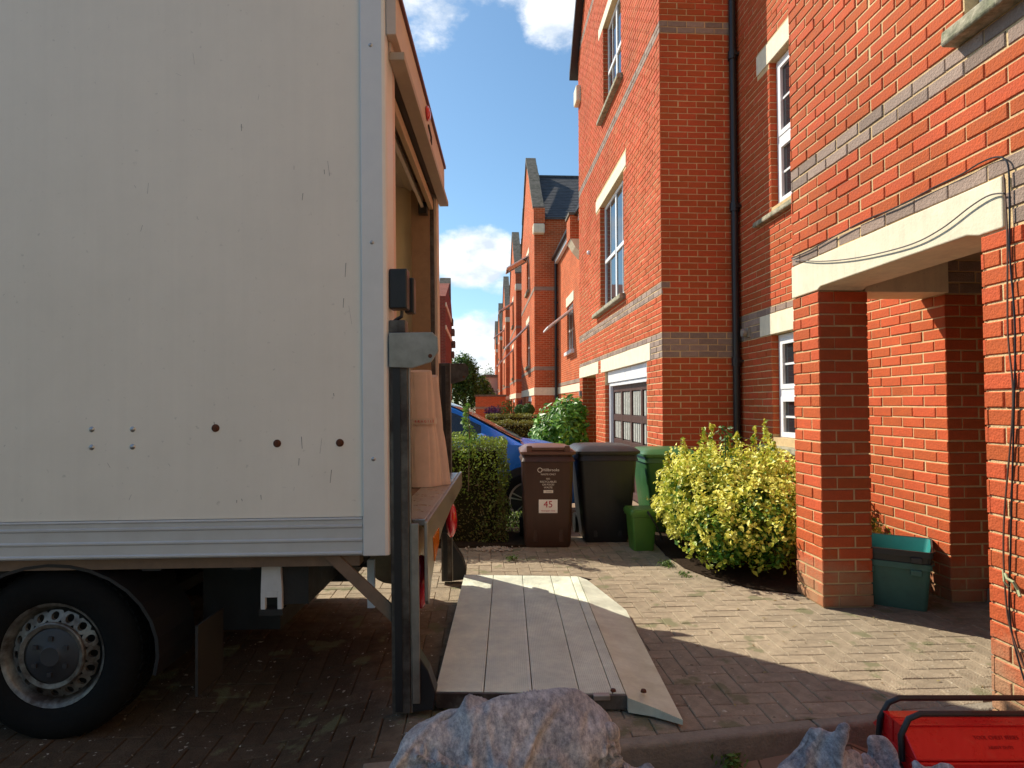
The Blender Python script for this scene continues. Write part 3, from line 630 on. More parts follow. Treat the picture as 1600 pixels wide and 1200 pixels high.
def recess(y0, y1, parent, detail=False):
    w = MB(); hs = [(20.3, 21.75, 3.1, 4.7)] if detail else []
    slab(w, 'x', XR, XR+.35, y0, y1, -.3, 7.0, hs); w.obj('recess_wall', m_btex, parent)
    MB().box(XR-.012, XR+.02, y0, y1, 1.98, 2.10).obj('dark_band', m_btexd, parent); MB().box(XR-.016, XR+.02, y0, y1, 1.7, 1.95).obj('lintel', m_stone, parent)
    MB().prism([(XR-.18, 7.0), (XR-.18, 7.1), (6.2, 10.4), (6.2, 10.2)], 'y', y0, y1).obj('recess_roof', m_slate, parent)
    box('fascia', (XR-.14, XR-.02, y0, y1, 6.78, 7.0), m_white, parent); g = MB(); g.tube([(XR-.2, y0, 6.98), (XR-.2, y1, 6.98)], .065, 8); g.obj('gutter', m_black, parent)
for a, b, p in ((13.32, 24.26, FH[0]), (31.6, 36.46, FH[1]), (43.8, 50.5, FH[2]), (57.9, 65, FH[3]), (72.3, 80, FH[4])): recess(a, b, p, a < 14)
def recess_detail(H):
    window(H, XR+.06, 20.3, 21.75, 3.1, 4.7, 'two'); box('sill', (XR-.1, XR+.1, 20.15, 21.9, 2.98, 3.098), m_white, H); box('lintel', (XR-.02, XR+.1, 20.15, 21.9, 4.702, 5.02), m_stone, H)
    MB().box(XR+.3, XR+.32, 20.3, 21.75, 3.1, 4.7).obj('net_curtain', m_net, H)
    # kneeler block over the recess eaves and a small dormer behind it
    box('kneeler', (2.70, 3.2, 18.4, 19.1, 6.25, 6.95), m_btex, H); MB().prism([(2.72, 6.24), (3.2, 6.24), (3.2, 5.75), (3.05, 5.78), (2.86, 6.0)], 'y', 18.4, 19.1).obj('corbel', m_stone, H)
    box('kneeler_cap', (2.66, 3.2, 18.36, 19.14, 6.952, 7.03), m_coping, H)
    d = MB(); d.prism([(20.6, 7.9), (20.6, 8.7), (21.4, 9.5), (22.2, 8.7), (22.2, 7.9)], 'x', 3.85, 5.5); d.obj('dormer', m_white, H)
    MB().prism([(3.7, 7.85), (3.3, 7.45), (3.25, 7.5), (3.8, 8.05)], 'y', 20.4, 22.3).obj('flashing', m_lead, H)
recess_detail(FH[0])
def open_pane(parent, x, ya, yb, z, out, drop):
    t = MB(); p = [Vector((x-.02, ya, z)), Vector((x-.02, yb, z)), Vector((x-out, yb, z-drop)), Vector((x-out, ya, z-drop))]
    nrm = Vector((-drop, 0, out)).normalized()*.02
    o = t.loft([[q for q in p], [q+nrm for q in p]]).obj('open_casement', m_glass, parent)
    f = MB()
    for a, b in ((0, 1), (1, 2), (2, 3), (3, 0)): f.tube([p[a], p[b]], .035, 4)
    f.obj('casement_frame', m_white, o)
open_pane(FH[0], XR, 20.3, 21.75, 4.45, .82, .62)
open_pane(FH[0], XB, 26.75, 28.2, 4.75, 1.0, 1.0); open_pane(FH[0], XB, 26.85, 28.1, 7.75, .95, .55)
open_pane(FH[1], XB, 39.0, 40.4, 4.75, 1.0, 1.0); open_pane(FH[1], XB, 39.1, 40.3, 7.75, .9, .6); open_pane(FH[2], XB, 53.2, 54.4, 7.7, .9, .7)
downpipe(XR-.1, 24.15, -.2, 6.9, 'distant black drainpipe where the second gabled house meets its recess wall', .05)
# low flat-roofed garage block and rendered balcony building
def far_bits():
    G = thing('garage_block', (.4, 47, 0), 'low flat roofed red brick garage block at the end of the street', 'garage')
    w = MB(); w.box(-.27, 1.9, 45, 50, -.5, 1.85); w.obj('wall', m_btex, G); MB().box(-.275, 1.9, 44.985, 45, .95, 1.12).obj('dark_band', m_btexd, G)
    box('roof', (-.34, 1.95, 44.93, 50.1, 1.852, 1.99), m_coping, G)
    P = thing('balcony_building', (1, 72, 0), 'small pinkish rendered building with a balcony rail above the garage block', 'building')
    w = MB(); w.box(.5, 2.1, 72, 76, -.5, 4.4); w.obj('wall', mat('pink_render', (.55, .36, .30), .9, var=.1), P); box('roof', (.3, 2.1, 71.8, 76, 4.402, 4.7), m_coping, P)
    for x in (.75, 1.25): box('window', (x, x+.35, 71.96, 71.99, 2.2, 3.2), m_gdoor, P)
    r = MB()
    for z in (2.2, 2.75): r.box(.2, 2.1, 71.1, 71.15, z, z+.05)
    for i in range(9): r.box(.2+i*.22, .23+i*.22, 71.1, 71.15, 1.6, 2.75)
    r.obj('balcony_rail', m_black, P)
    # opposite row behind the truck
    L = thing('terraced_house', (-1.6, 33, 0), 'dark shaded brick house just visible past the open back of the truck', 'house', None)
    L['group'] = 'brick houses on the shaded side of the street'
    w = MB(); w.box(-7, -1.62, 30, 37, -.3, 6.5); w.prism([(30.2, 6.5), (38, 6.5), (34.5, 8.0)], 'x', -7, -1.64); w.obj('wall', brick_tex('maroon_brickwork', (.22, .05, .035), (.25, .17, .12)), L)  # brick colour darkened to carry the shade on this house
    v = MB(); v.prism([(33.6, 7.2), (35.4, 7.2), (35.0, 8.35), (34.8, 8.35)], 'x', -2.2, -1.6); v.obj('coping', m_coping, L)
    for z, x in ((4.0, .16), (4.6, .22), (5.3, .18), (5.9, .1), (2.6, .18)): MB().box(-1.62, -1.62+x, 36, 36.9, z, z+.35).obj('balcony_bracket', m_coping, L)
    for z in (4.9, 6.0): MB().box(-1.64, -1.58, 30, 37, z, z+.2).obj('lintel', m_stone, L)
    MB().prism([(-7, 6.5), (-1.7, 6.5), (-4.5, 8.3)], 'y', 35.5, 37).obj('roof', m_slate, L)
far_bits()
finish_bricks()

# ================================================================ BOX TRUCK with tail lift (built in its own axes: x to the rear, y to the far side)
m_panel = mat('truck_panel', (.83, .775, .675), .38, streak=.02, var=.05, nscale=1.1, bump=.04, bscale=300, spec=.4)
m_alu = mat('truck_rail', (.60, .60, .60), .38, metal=.35, var=.06, nscale=4)
m_post = mat('truck_post', (.70, .70, .68), .42, metal=.15, var=.06, nscale=3)
m_steel = mat('dark_steel', (.13, .12, .105), .5, metal=.5, var=.4, nscale=7, var2=(.05, .035, .03), bump=.1)
m_galv = mat('galvanised_steel', (.36, .33, .29), .42, metal=.75, var=.25, nscale=6)
m_ply = mat('plywood_lining', (.80, .64, .42), .6, var=.06, nscale=2)
m_head = mat('header_board', (.58, .47, .38), .55, var=.12, nscale=3)
m_rubber = mat('tyre_rubber', (.010, .010, .010), .9, var=.3, nscale=12, bump=.3, spec=.15)
m_rim = mat('wheel_rim', (.24, .23, .21), .5, metal=.5, var=.35, nscale=9, var2=(.07, .05, .04))
m_redl = mat('red_lens', (.55, .01, .03), .15, spec=.8, coat=.5)
m_orl = mat('orange_lens', (.75, .22, .01), .2, spec=.7)
m_rust = mat('rusty_bolt', (.13, .045, .02), .7, metal=.4, var=.4, nscale=60)
m_rivet = mat('rivet_metal', (.42, .42, .42), .35, metal=.8)
m_under = mat('chassis_black', (.02, .018, .016), .7, var=.5, nscale=8, bump=.2)
m_brown = mat('painted_brace', (.20, .13, .085), .6, var=.2, nscale=8)
m_lift = mat('lift_aluminium', (.72, .75, .61), .5, metal=.35, streak=.0, var=.2, nscale=4, bump=.1, bscale=40)
m_flap = mat('mudflap_rubber', (.035, .03, .026), .8, var=.4, nscale=10)
T = thing('box_truck', (-.38, 2.65, 0), 'cream box truck parked at the left with its roller shutter open and tail lift lowered', 'truck', rot=(0, -rad(.75), -rad(2.6)))
def tb(name, b, m, p=T, bevel=0., **kw): return box(name, b, m, p, bevel, **kw)
def truck():
    sp = tb('side_panel', (-4.1, -.094, 0, .028, .834, 3.13), m_panel)
    tb('side_panel', (-4.1, -.05, 1.972, 2.0, .834, 3.13), m_panel)
    tb('front_panel', (-4.13, -4.101, 0, 2.0, .70, 3.13), m_panel)
    tb('roof_panel', (-4.1, 0, .002, 1.998, 3.131, 3.135), mat('translucent_roof', (.80, .78, .70), .5, trans=.6))
    tb('load_floor', (-4.1, -.01, .03, 1.97, .74, .80), mat('floor_ply', (.16, .09, .055), .6, var=.3, nscale=6))
    tb('lining_board', (-4.0, -.16, 1.955, 1.971, .801, 3.1), m_ply); tb('lining_board', (-4.0, -.16, .03, .045, .801, 3.1), m_ply); tb('lining_board', (-4.09, -4.05, .05, 1.95, .801, 3.1), m_ply)
    # corner post with a soft outer edge, and its frame
    po = MB(); po.prism([(-.092, -.012), (.0, -.012), (.014, -.006), (.019, .005), (.019, .14), (-.0, .14), (-.0, .06), (-.092, .03)], 'z', .672, 3.13); po = po.obj('corner_post', m_post, T, bevel=.004)
    tb('door_frame', (-.12, .018, .141, .20, .80, 3.0), mat('pinkish_frame', (.66, .50, .42), .5, var=.08), T)
    tb('corner_post', (-.10, .019, 1.90, 2.03, .672, 3.13), m_head, T, .006)
    tb('door_track', (-.16, -.03, 1.84, 1.898, .801, 2.9), mat('track_brown', (.30, .19, .11), .6, var=.15), T)
    dr = tb('door_frame', (-.029, -.002, 1.86, 1.898, .801, 2.8), m_steel, T)
    for z in (1.983, 1.073, 2.83): MB().lathe([(0, -.004), (.006, -.003), (.009, 0)], (-.046, -.012, z), 'y', 14).obj('rivet', m_rivet, po, smooth=True)
    # bottom rail with three ridges
    tb('bottom_rail', (-4.1, -.094, -.004, .04, .674, .832), m_alu, T)
    rl = MB()
    for z, h in ((.796, .011), (.739, .011), (.684, .012), (.826, .005)): rl.prism([(-.004, z-h/2-.004), (-.011, z-h/4), (-.011, z+h/4), (-.004, z+h/2+.002)], 'x', -4.1, -.096)
    rl.obj('rail_ridge', m_alu, T)
    for a, z in ((-1.223, 1.213), (-1.053, 1.211), (-1.223, 1.138), (-1.053, 1.138)): MB().lathe([(0, -.007), (.008, -.005), (.012, 0)], (a, 0, z), 'y', 14).obj('rivet', m_rivet, sp, smooth=True)
    for a, z in ((-.707, 1.211), (-.45, 1.143), (-.188, 1.142)):
        b = MB().lathe([(0, -.008), (.008, -.008), (.010, -.003), (.0165, -.002), (.0165, 0)], (a, 0, z), 'y', 16).obj('bolt', m_rust, sp)
    # scratches and rust runs
    sc = MB()
    for a, z, l in ((-.715, 1.237, .03), (-.35, 1.17, .05), (-.36, 1.08, .03), (-.225, 1.03, .055), (-.52, .93, .02), (-.62, .91, .012), (-.60, .915, .01), (-.215, 1.35, .012), (-.16, 1.9, .06), (-.17, 1.75, .04), (-.34, 2.2, .03), (-.6, 2.5, .03), (-.25, 2.3, .02)):
        t = random.uniform(-.006, .006); sc.add([(a, -.0006, z), (a+.0028, -.0006, z), (a+t+.002, -.0006, z-l), (a+t, -.0006, z-l)], [(0, 1, 2, 3)])
    for k in range(24):
        a, z, l = random.uniform(-1.6, -.12), random.uniform(.86, 2.95), random.uniform(.004, .05)*random.choice((.4, .6, 1, 1.6)); t = random.gauss(0, .012); wv = random.uniform(.0007, .0016)
        sc.add([(a, -.0006, z), (a+wv, -.0006, z), (a+t+wv, -.0006, z-l), (a+t, -.0006, z-l)], [(0, 1, 2, 3)])
    sc.obj('scratch', mat('scratch', (.25, .22, .2), .7), sp, fix=False, kind='stuff')
    # header, lip, shutter
    tb('header', (.020, .062, -.004, 2.045, 2.88, 3.075), m_head, T, .003)
    tb('header_lip', (.020, .088, .05, 2.075, 2.80, 2.835), mat('lip_brown', (.40, .32, .24), .55, var=.1), T, .003)
    tb('header_lip', (.021, .03, .05, 2.07, 2.836, 2.88), m_head, T)
    tb('gutter', (-.05, .075, -.01, 2.05, 3.076, 3.10), mat('maroon_trim', (.12, .04, .035), .5), T, .003)
    tb('shutter_rail', (-.035, -.004, .16, 1.90, 2.71, 2.775), mat('rail_tan', (.46, .33, .2), .5, var=.1), T, .004)
    slat_m = mat('shutter_slat', (.50, .45, .37), .55, var=.08)
    tb('shutter_housing', (-.33, -.045, .02, 1.97, 2.935, 3.12), mat('housing_brown', (.20, .13, .085), .7), T)  # dark fillers added where the bright roof showed through the gap
    tb('shutter_housing', (-.016, .018, .02, 1.97, 2.835, 3.12), MATS['housing_brown'], T)
    path = [(-.06, 2.70)]+[(-.06-.24+.24*cos(a), 2.70+.22*sin(a)) for a in np.linspace(0, pi/2, 5)[1:]]+[(-.5, 2.92), (-.75, 2.92), (-1.0, 2.92)]
    for (a0, z0), (a1, z1) in zip(path[:-1], path[1:]):
        d = math.hypot(a1-a0, z1-z0); nx, nz = (z1-z0)/d, -(a1-a0)/d; g = .004
        q = [(a0+(a1-a0)*g/d, z0+(z1-z0)*g/d), (a1-(a1-a0)*g/d, z1-(z1-z0)*g/d)]
        MB().prism([q[0], q[1], (q[1][0]-nx*.02, q[1][1]-nz*.02), (q[0][0]-nx*.02, q[0][1]-nz*.02)], 'y', .10, 1.90).obj('shutter_slat', slat_m, T)
    tb('shutter_roller', (-.10, -.04, 1.78, 1.86, 2.66, 2.74), m_black, T)
    l = MB(); l.ball((.07, 1.0, 3.01), .05, 12, (.35, 1.2, .8)); l.obj('marker_lamp', m_redl, T, smooth=True)
    MB().tube([(.066, 1.06, 2.97), (.075, 1.12, 2.92), (.068, 1.18, 2.90)], .006, 6).obj('lamp_cable', m_black, T)
    # lift columns
    for b0, s in ((0.0, 1), (1.93, -1)):
        c = MB(); c.box(.021, .098, b0+.0, b0+.085, .02, 1.60); c = c.obj('lift_column', m_steel, T, bevel=.004)
        MB().box(.099, .104, b0+.01, b0+.02, .02, 1.60).obj('column_edge', m_galv, T)
        MB().box(.036, .066, b0-.004, b0, .03, 1.58).obj('column_slot', m_black, T)
        p = [(.023, 1.455), (.023, 1.60), (.205, 1.60), (.228, 1.575), (.23, 1.52), (.20, 1.475), (.12, 1.45)]
        bb = b0-.016 if s > 0 else b0+.05
        MB().prism(p, 'y', bb, bb+.011).obj('lift_bracket', m_galv if s > 0 else m_steel, T, bevel=.002)
        MB().lathe([(0, -.004), (.007, -.003), (.009, 0)], (.195, bb, 1.50), 'y', 10).obj('rivet', m_rust, T)
        MB().prism([(.10, .30), (.10, .02), (.19, .03), (.20, .10), (.17, .19)], 'y', b0+.01, b0+.09).obj('lift_slide', m_black, T, bevel=.004)
    tb('leg_plate', (.106, .137, .0, .012, .06, .80), m_galv, T, .002)
    tb('junction_box', (.021, .098, .005, .08, 1.705, 1.875), m_black, T, .006); tb('junction_box', (.07, .113, .10, .16, 1.70, 1.855), m_black, T, .006)
    MB().tube([(.07, .04, 1.70), (.068, .04, 1.675), (.05, .04, 1.665), (.03, .04, 1.65)], .008, 8).obj('cable', m_black, T)
    tb('lamp_box', (.021, .09, .0, .07, 1.602, 1.655), m_steel, T, .004)
    # floor ledge and curved bumper
    tb('rear_ledge', (-.01, .155, .09, 1.93, .775, .803), mat('worn_ledge', (.42, .40, .37), .32, metal=.7, var=.2, nscale=8), T, .004)
    bp = MB(); bp.prism([(.03, .802), (2.0, .802), (2.0, .69), (1.2, .685), (.62, .655), (.32, .60), (.14, .52), (.05, .45), (.03, .47)], 'x', .156, .172); bp = bp.obj('bumper', m_galv, T, bevel=.003)
    MB().prism([(.20, .70), (.42, .70), (.42, .63), (.24, .585)], 'x', .1725, .177).obj('reflector', m_orl, bp)
    for b0 in (.22, 1.72):
        l = MB(); l.ball((.115, b0, .50), .10, 16, (.42, .8, 1.2)); l.obj('tail_lamp', m_redl, T, smooth=True)
        tb('lamp_housing', (.04, .10, b0-.05, b0+.05, .42, .60), m_black, T, .006)
    # chassis
    for b in (.55, 1.45): tb('chassis_rail', (-5.2, -.05, b-.035, b+.035, .50, .66), m_under)
    for a in (-.2, -.62, -1.0, -1.9, -2.8, -3.7): tb('cross_member', (a-.04, a+.04, .05, 1.95, .61, .67), m_under)
    tb('side_rail', (-3.9, -.12, .045, .12, .62, .672), m_brown)
    tb('underrun_bar', (-.5, -.36, .12, 1.9, .44, .60), m_under)
    tb('spare_carrier', (-.75, -.30, .6, 1.5, .40, .60), m_under)
    tb('underfloor_locker', (-4.0, -1.80, .35, 1.93, .10, .60), m_under); tb('spare_carrier', (-1.0, -.62, .5, 1.75, .20, .60), m_under); tb('underfloor_sheet', (-4.05, -.12, .13, 1.93, .605, .655), m_under)  # boxes and sheet added to block bounce light under the truck
    br = MB(); pts = [(-.57, .40), (-.57, .46)]+[(-.51+.028*cos(t), .46+.03*sin(t)) for t in np.linspace(pi, 0, 8)]
    br.loft([[(-.555, .10, .625), (-.475, .10, .625), (-.475, .12, .625), (-.555, .12, .625)], [(-.56, .10, .50), (-.468, .10, .50), (-.468, .12, .50), (-.56, .12, .50)]])
    for x0, x1 in ((-.56, -.54), (-.488, -.468)): br.box(x0, x1, .10, .12, .41, .50)
    br.box(-.54, -.488, .10, .12, .475, .50); br.obj('white_bracket', mat('chalky_white', (.6, .6, .6), .6, var=.1), T, bevel=.002)
    tb('bracket_foot', (-.565, -.463, .095, .15, .40, .425), m_under)
    d = MB(); d.prism([(-.275, .668), (-.205, .668), (.015, .46), (.015, .385)], 'y', .03, .045); d.obj('diagonal_brace', m_brown, T, bevel=.002)
    tb('white_bracket', (-.128, -.095, .22, .24, .385, .60), m_white)
    MB().lathe([(0, 0), (.10, .01), (.12, .05), (.12, .45), (.10, .49), (0, .5)], (-.05, .35, .56), 'y', 20).obj('air_tank', mat('tan_tank', (.28, .22, .14), .5, metal=.4, var=.3, nscale=9), T, smooth=True)
    MB().tube([(.0, .3, .52), (-.01, .3, .45), (.01, .3, .40), (.0, .3, .36)], .007, 6).obj('cable', m_black, T)
    MB().tube([(-.9, .8, .40), (-.4, .8, .44), (.1, .7, .43)], .012, 6).obj('exhaust_pipe', m_under, T)
    MB().lathe([(.05, -.8), (.05, .8)], (-1.44, 1.0, .25), 'y', 10).obj('axle', m_under, T)
    # wheels
    def wheel(a, b, sgn, z=.281, R=.362):
        w = bpy.data.objects.new('wheel', None); w.location = (a, b, z); w.parent = T; C.objects.link(w)
        s = sgn  # outer side at local y=-s*.0
        t = MB(); t.lathe([(.225, 0), (.24, -.014), (.30, -.022), (R-.03, -.012), (R-.008, .005), (R, .03), (R, .18), (R-.03, .215), (.24, .215), (.225, .2)], (0, 0, 0), 'y', 56); tt = t.obj('tyre', m_rubber, w, smooth=True)
        tr = MB()
        for k in range(56):
            th = 2*pi*k/56
            for yy in (.045, .10, .15):
                c, s_ = cos(th+yy), sin(th+yy); tr.add([((R-.004)*c-q*s_*.012, yy+e*.016, (R-.004)*s_+q*c*.012) for q, e in ((-1, -1), (1, -1), (1, 1), (-1, 1))]+[((R+.006)*c-q*s_*.011, yy+e*.016, (R+.006)*s_+q*c*.011) for q, e in ((-1, -1), (1, -1), (1, 1), (-1, 1))], [(4, 5, 6, 7), (0, 1, 5, 4), (1, 2, 6, 5), (2, 3, 7, 6), (3, 0, 4, 7)])
        tr.obj('tread', m_rubber, tt, kind='stuff')
        r = MB(); r.lathe([(.222, .0), (.212, .006), (.205, .012), (.198, .05), (.185, .06)], (0, 0, 0), 'y', 48)
        # disc with round hand holes
        n = 16; r0, r1 = .118, .186
        r.lathe([(.118, -.004), (.135, -.010), (.140, -.006), (.1415, .004)], (0, 0, 0), 'y', 48)
        for k in range(n):
            th = 2*pi*k/n; hw = pi/n; cr = .163; hr = .0165
            outer = []; inner = []
            for j in range(16):
                q = 2*pi*j/16; dx, dy = cos(q), sin(q)
                inner.append((cr+hr*dx, hr*dy))
                m = max(abs(dx)/.0225, abs(dy)/(cr*hw)); outer.append((cr+dx/m, dy/m))
            def P(p, y):
                rr, tt_ = p[0], th+p[1]/cr; return (rr*cos(tt_), y+(rr-.141)*.5, rr*sin(tt_))
            r.loft([[P(p, .005) for p in outer], [P(p, .005) for p in inner], [P(p, .02) for p in inner]], caps=False)
        r.lathe([(.0, .004), (.12, .004)], (0, 0, 0), 'y', 32)
        r.obj('rim', m_rim, w, smooth=True)
        h = MB(); h.lathe([(0, -.016), (.04, -.016), (.046, -.010), (.105, -.006), (.117, .003)], (0, 0, 0), 'y', 40)
        for k in range(6): th = k*pi/3+.5; h.box(.075*cos(th)-.009, .075*cos(th)+.009, -.017, -.004, .075*sin(th)-.009, .075*sin(th)+.009)
        h.obj('hub_cap', mat('hub_grey', (.035, .035, .04), .5, var=.2), w, smooth=True)
        MB().lathe([(.0, .07), (.2, .07)], (0, 0, 0), 'y', 24).obj('brake_drum', m_under, w)
        if sgn < 0: w.rotation_euler = (0, 0, pi)
        return w
    wheel(-1.44, .085, 1, .25); wheel(-1.44, 1.915, -1, .25); wheel(-4.95, .085, 1, .20); wheel(-4.95, 1.915, -1, .20)
    g = MB(); A = np.linspace(-.25, pi+.1, 18); Ro, Ri = .46, .445
    g.loft([[(-1.42+Ro*cos(t), .04, .27+Ro*sin(t)*.82), (-1.42+Ro*cos(t), .34, .27+Ro*sin(t)*.82), (-1.42+Ri*cos(t), .34, .27+Ri*sin(t)*.82), (-1.42+Ri*cos(t), .04, .27+Ri*sin(t)*.82)] for t in A]); g.obj('mudguard', m_black, T)
    fl = MB(); fl.prism([(.10, .06), (.34, .06), (.34, .36), (.10, .36)], 'x', -.84, -.828); o = fl.obj('mudflap', m_flap, T); 
    fl = MB(); fl.prism([(.10, .06), (.10, .36), (-.0, .36), (.0, .06)], 'x', -.83, -.82)
    # simple cab
    c = MB(); prof = [(-4.25, .45), (-6.3, .45), (-6.42, .6), (-6.40, 1.0), (-6.15, 1.25), (-5.55, 2.05), (-5.2, 2.25), (-4.25, 2.3)]
    c.loft([[(x, b+(.12 if z > 1.3 else 0)*(1 if b < 1 else -1), z) for x, z in prof] for b in (.05, .5, 1.5, 1.95)]); cab = c.obj('cab', m_panel, T, bevel=.04)
    tb('side_window', (-5.45, -4.75, .155, .175, 1.35, 1.95), m_glass, T); tb('cab_bumper', (-6.48, -6.2, .0, 2.0, .30, .58), m_black, T, .03)
    for b in (.2, 1.6): tb('headlight', (-6.44, -6.36, b, b+.25, .75, .95), m_obsc, T, .03)
    # lowered platform
    P = MB(); edges = [.19, .398, .604, .805, .945, 1.0]
    pz = lambda a: .085-.03*(a-.19)
    PB = bpy.data.objects.new('lift_platform', None); PB.parent = T; C.objects.link(PB)
    for i in range(len(edges)-1):
        a0, a1 = edges[i]+.002, edges[i+1]-.002
        MB().prism([(a0, pz(a0)-.03), (a1, pz(a1)-.03), (a1, pz(a1)), (a0, pz(a0))], 'y', .06, 1.865).obj('deck_plank', m_lift, PB, bevel=.0015)
        rb = MB(); x = a0+.006
        while x < a1-.008: rb.prism([(x, pz(x)), (x+.003, pz(x)), (x+.0015, pz(x)+.0012)], 'y', .062, 1.863); x += .009
        rb.obj('anti_slip_rib', m_lift, PB, kind='stuff')
    wd = MB(); wd.add([(1.002, .02, .06), (1.002, 1.865, .06), (1.06, 1.80, .052), (1.225, 1.24, .022), (1.20, -.09, .020), (1.10, -.02, .038), (1.002, .02, .0), (1.002, 1.865, .0), (1.06, 1.80, .0), (1.225, 1.24, .0), (1.20, -.09, .0), (1.10, -.02, .0)],
                      [(0, 1, 2, 3, 4, 5), (0, 6, 7, 1), (1, 7, 8, 2), (2, 8, 9, 3), (3, 9, 10, 4), (4, 10, 11, 5), (5, 11, 6, 0)]); wd.obj('ramp_edge', m_lift, PB)
    MB().prism([(.20, .02), (.19, .082), (1.0, .058), (1.1, .036), (1.0, .0)], 'y', .045, .059).obj('platform_end', m_steel, PB)
    MB().prism([(.20, .02), (.19, .082), (1.0, .058), (1.1, .036), (1.0, .0)], 'y', 1.867, 1.88).obj('platform_end', m_steel, PB)
    tb('hinge_block', (.86, .93, .03, .062, .045, .066), m_galv, PB, .003)
    for a in (.95, 1.08): MB().lathe([(0, .012), (.010, .010), (.013, 0)], (a, .08, pz(a)-.002), 'z', 12).obj('bolt', m_rust, PB)
    return T
truck()
# rolled carpet standing on the ledge
def tw(a, b, c): return T_M @ Vector((a, b, c))
T_M = Matrix.Translation(T.location) @ Euler(T.rotation_euler, 'XYZ').to_matrix().to_4x4()
def roll():
    R = thing('wrapped_roll', tw(.02, 1.2, .805), 'beige wrapped roll with red lettered tape, standing in the open truck', 'roll', rot=T.rotation_euler)
    def body(cx, cy, r0, r1, z1, lean, seed, dip=0):
        rings = []
        for i in range(15):
            t = i/14; z = z1*t; rr = r0+(r1-r0)*t
            rings.append([(cx+lean*t+(rr*(1+.05*sin(3*a+seed+2*t))*(1+.02*sin(9*t+a*2))-.006*exp_(t)-.016*fd(a, t, seed))*cos(a), cy+rr*.75*(1+.06*sin(2*a+seed*2+t))*sin(a), z+(.01*sin(a) if i == 14 else 0)) for a in np.linspace(0, 2*pi, 97)[:-1]])
        return rings
    fd = lambda a, t, q: sum(math.exp(-((((a-a0-k_*t-q*.3+pi) % (2*pi))-pi)/.11)**2) for a0, k_ in ((3.9, .8), (4.7, -.5), (5.3, .4), (4.3, -.9), (5.9, .5)))
    exp_ = lambda t: math.exp(-((t-.52)/.05)**2)
    m = mat('buff_wrap', (.64, .49, .40), .75, var=.10, nscale=5, bump=.3, bscale=12)
    MB().loft(body(-.02, 0, .105, .075, .70, -.025, 0)).obj('wrap', m, R, smooth=True)
    MB().loft(body(.075, .06, .06, .04, .67, -.05, 2)).obj('wrap', m, R, smooth=True)
    mt = mat('parcel_tape', (.56, .46, .38), .35)
    rg = [[(-.032+.0945*1.015*cos(a)*k, .0725*1.03*sin(a)*k, z) for a in np.linspace(pi*1.02, 2*pi-.25, 22)] for z, k in ((.375, 1.03), (.41, 1.015))]
    MB().loft(rg, closed=False, caps=False).obj('tape', mt, R, smooth=True)
    for ch, ang in zip('FRAGILE', np.linspace(pi*1.42, pi*1.80, 7)):
        p = Vector((-.032+.0972*cos(ang), .077*sin(ang), .392)); 
        text('tape_letter', ch, .022, p+Vector((.0, -.003, 0)), Euler((pi/2, 0, ang+pi/2+.0)), mat('tape_red', (.5, .02, .02), .5), R)
roll()

# ================================================================ BINS
def rr_ring(cx, cy, w, d, z, r=.04, n=4):
    P = []
    for sx, sy, a0 in ((1, 1, 0), (-1, 1, pi/2), (-1, -1, pi), (1, -1, 1.5*pi)):
        for k in range(n+1):
            a = a0+pi/2*k/n; P.append((cx+sx*(w/2-r)+r*cos(a), cy+sy*(d/2-r)+r*sin(a), z))
    return P
def wheelie(x, y, z, w0, w1, d0, d1, h, m, mlid, label, yaw=0., lugs=True, group='wheeled bins in front of the garage'):
    B = thing('wheelie_bin', (x, y, z), label, 'bin', group, rot=(0, 0, yaw))
    b = MB(); R = [(0, w0-.02, d0-.02), (.03, w0, d0), (.30*h, w0+(w1-w0)*.3, d0+(d1-d0)*.3), (.84*h, w0+(w1-w0)*.8, d0+(d1-d0)*.8), (.845*h, w0+(w1-w0)*.8+.03, d0+(d1-d0)*.8+.03), (.90*h, w1-.03, d1-.03), (.905*h, w1, d1), (.925*h, w1, d1)]
    b.loft([rr_ring(0, (d1-dd)*.0, ww, dd, zz) for zz, ww, dd in R]); body = b.obj('body', m, B, smooth=True)
    for s in (-1, 1):
        q = MB(); q.prism([(s*w0*.28-.02, .05), (s*w0*.28+.02, .05), (s*w0*.28+.015, .2), (s*w0*.28-.015, .2)], 'y', -d0/2-.008, -d0/2+.02); q.obj('moulded_rib', m, B, bevel=.004)
    l = MB(); l.loft([rr_ring(0, 0, w1+.03, d1+.03, .915*h), rr_ring(0, 0, w1+.03, d1+.03, .94*h), rr_ring(0, 0, w1-.0, d1-.02, .955*h, .05), rr_ring(0, .01, w1-.08, d1-.12, .985*h, .06), rr_ring(0, .02, w1-.25, d1-.28, .995*h, .05)]); l.obj('lid', mlid, B, smooth=True)
    if lugs:
        for s in (-1, 1): MB().box(s*w1*.36-.025, s*w1*.36+.025, -d1/2-.012, -d1/2+.05, .94*h, 1.0*h).obj('lid_lug', mlid, B, bevel=.008)
        MB().box(-w1*.36+.026, w1*.36-.026, -d1/2-.01, -d1/2+.02, .955*h, .985*h).obj('lid_grip', mlid, B, bevel=.006)
    MB().tube([(-w1*.4, d1/2+.05, .93*h), (w1*.4, d1/2+.05, .93*h)], .014, 8).obj('handle', m, B)
    for s in (-1, 1):
        wh = MB(); wh.lathe([(0, -.025), (.05, -.025), (.06, -.02), (.1, -.025), (.1, .025), (.06, .02), (.05, .025), (0, .025)], (s*(w0/2+.01), d0/2-.02, .10), 'x', 24); wh.obj('wheel', m_rubber, B, smooth=True)
    return B
m_bbin = mat('brown_bin_plastic', (.060, .024, .014), .45, streak=.15, var=.15, nscale=5); m_bbinl = mat('brown_bin_lid', (.13, .06, .04), .4, var=.12, nscale=5)
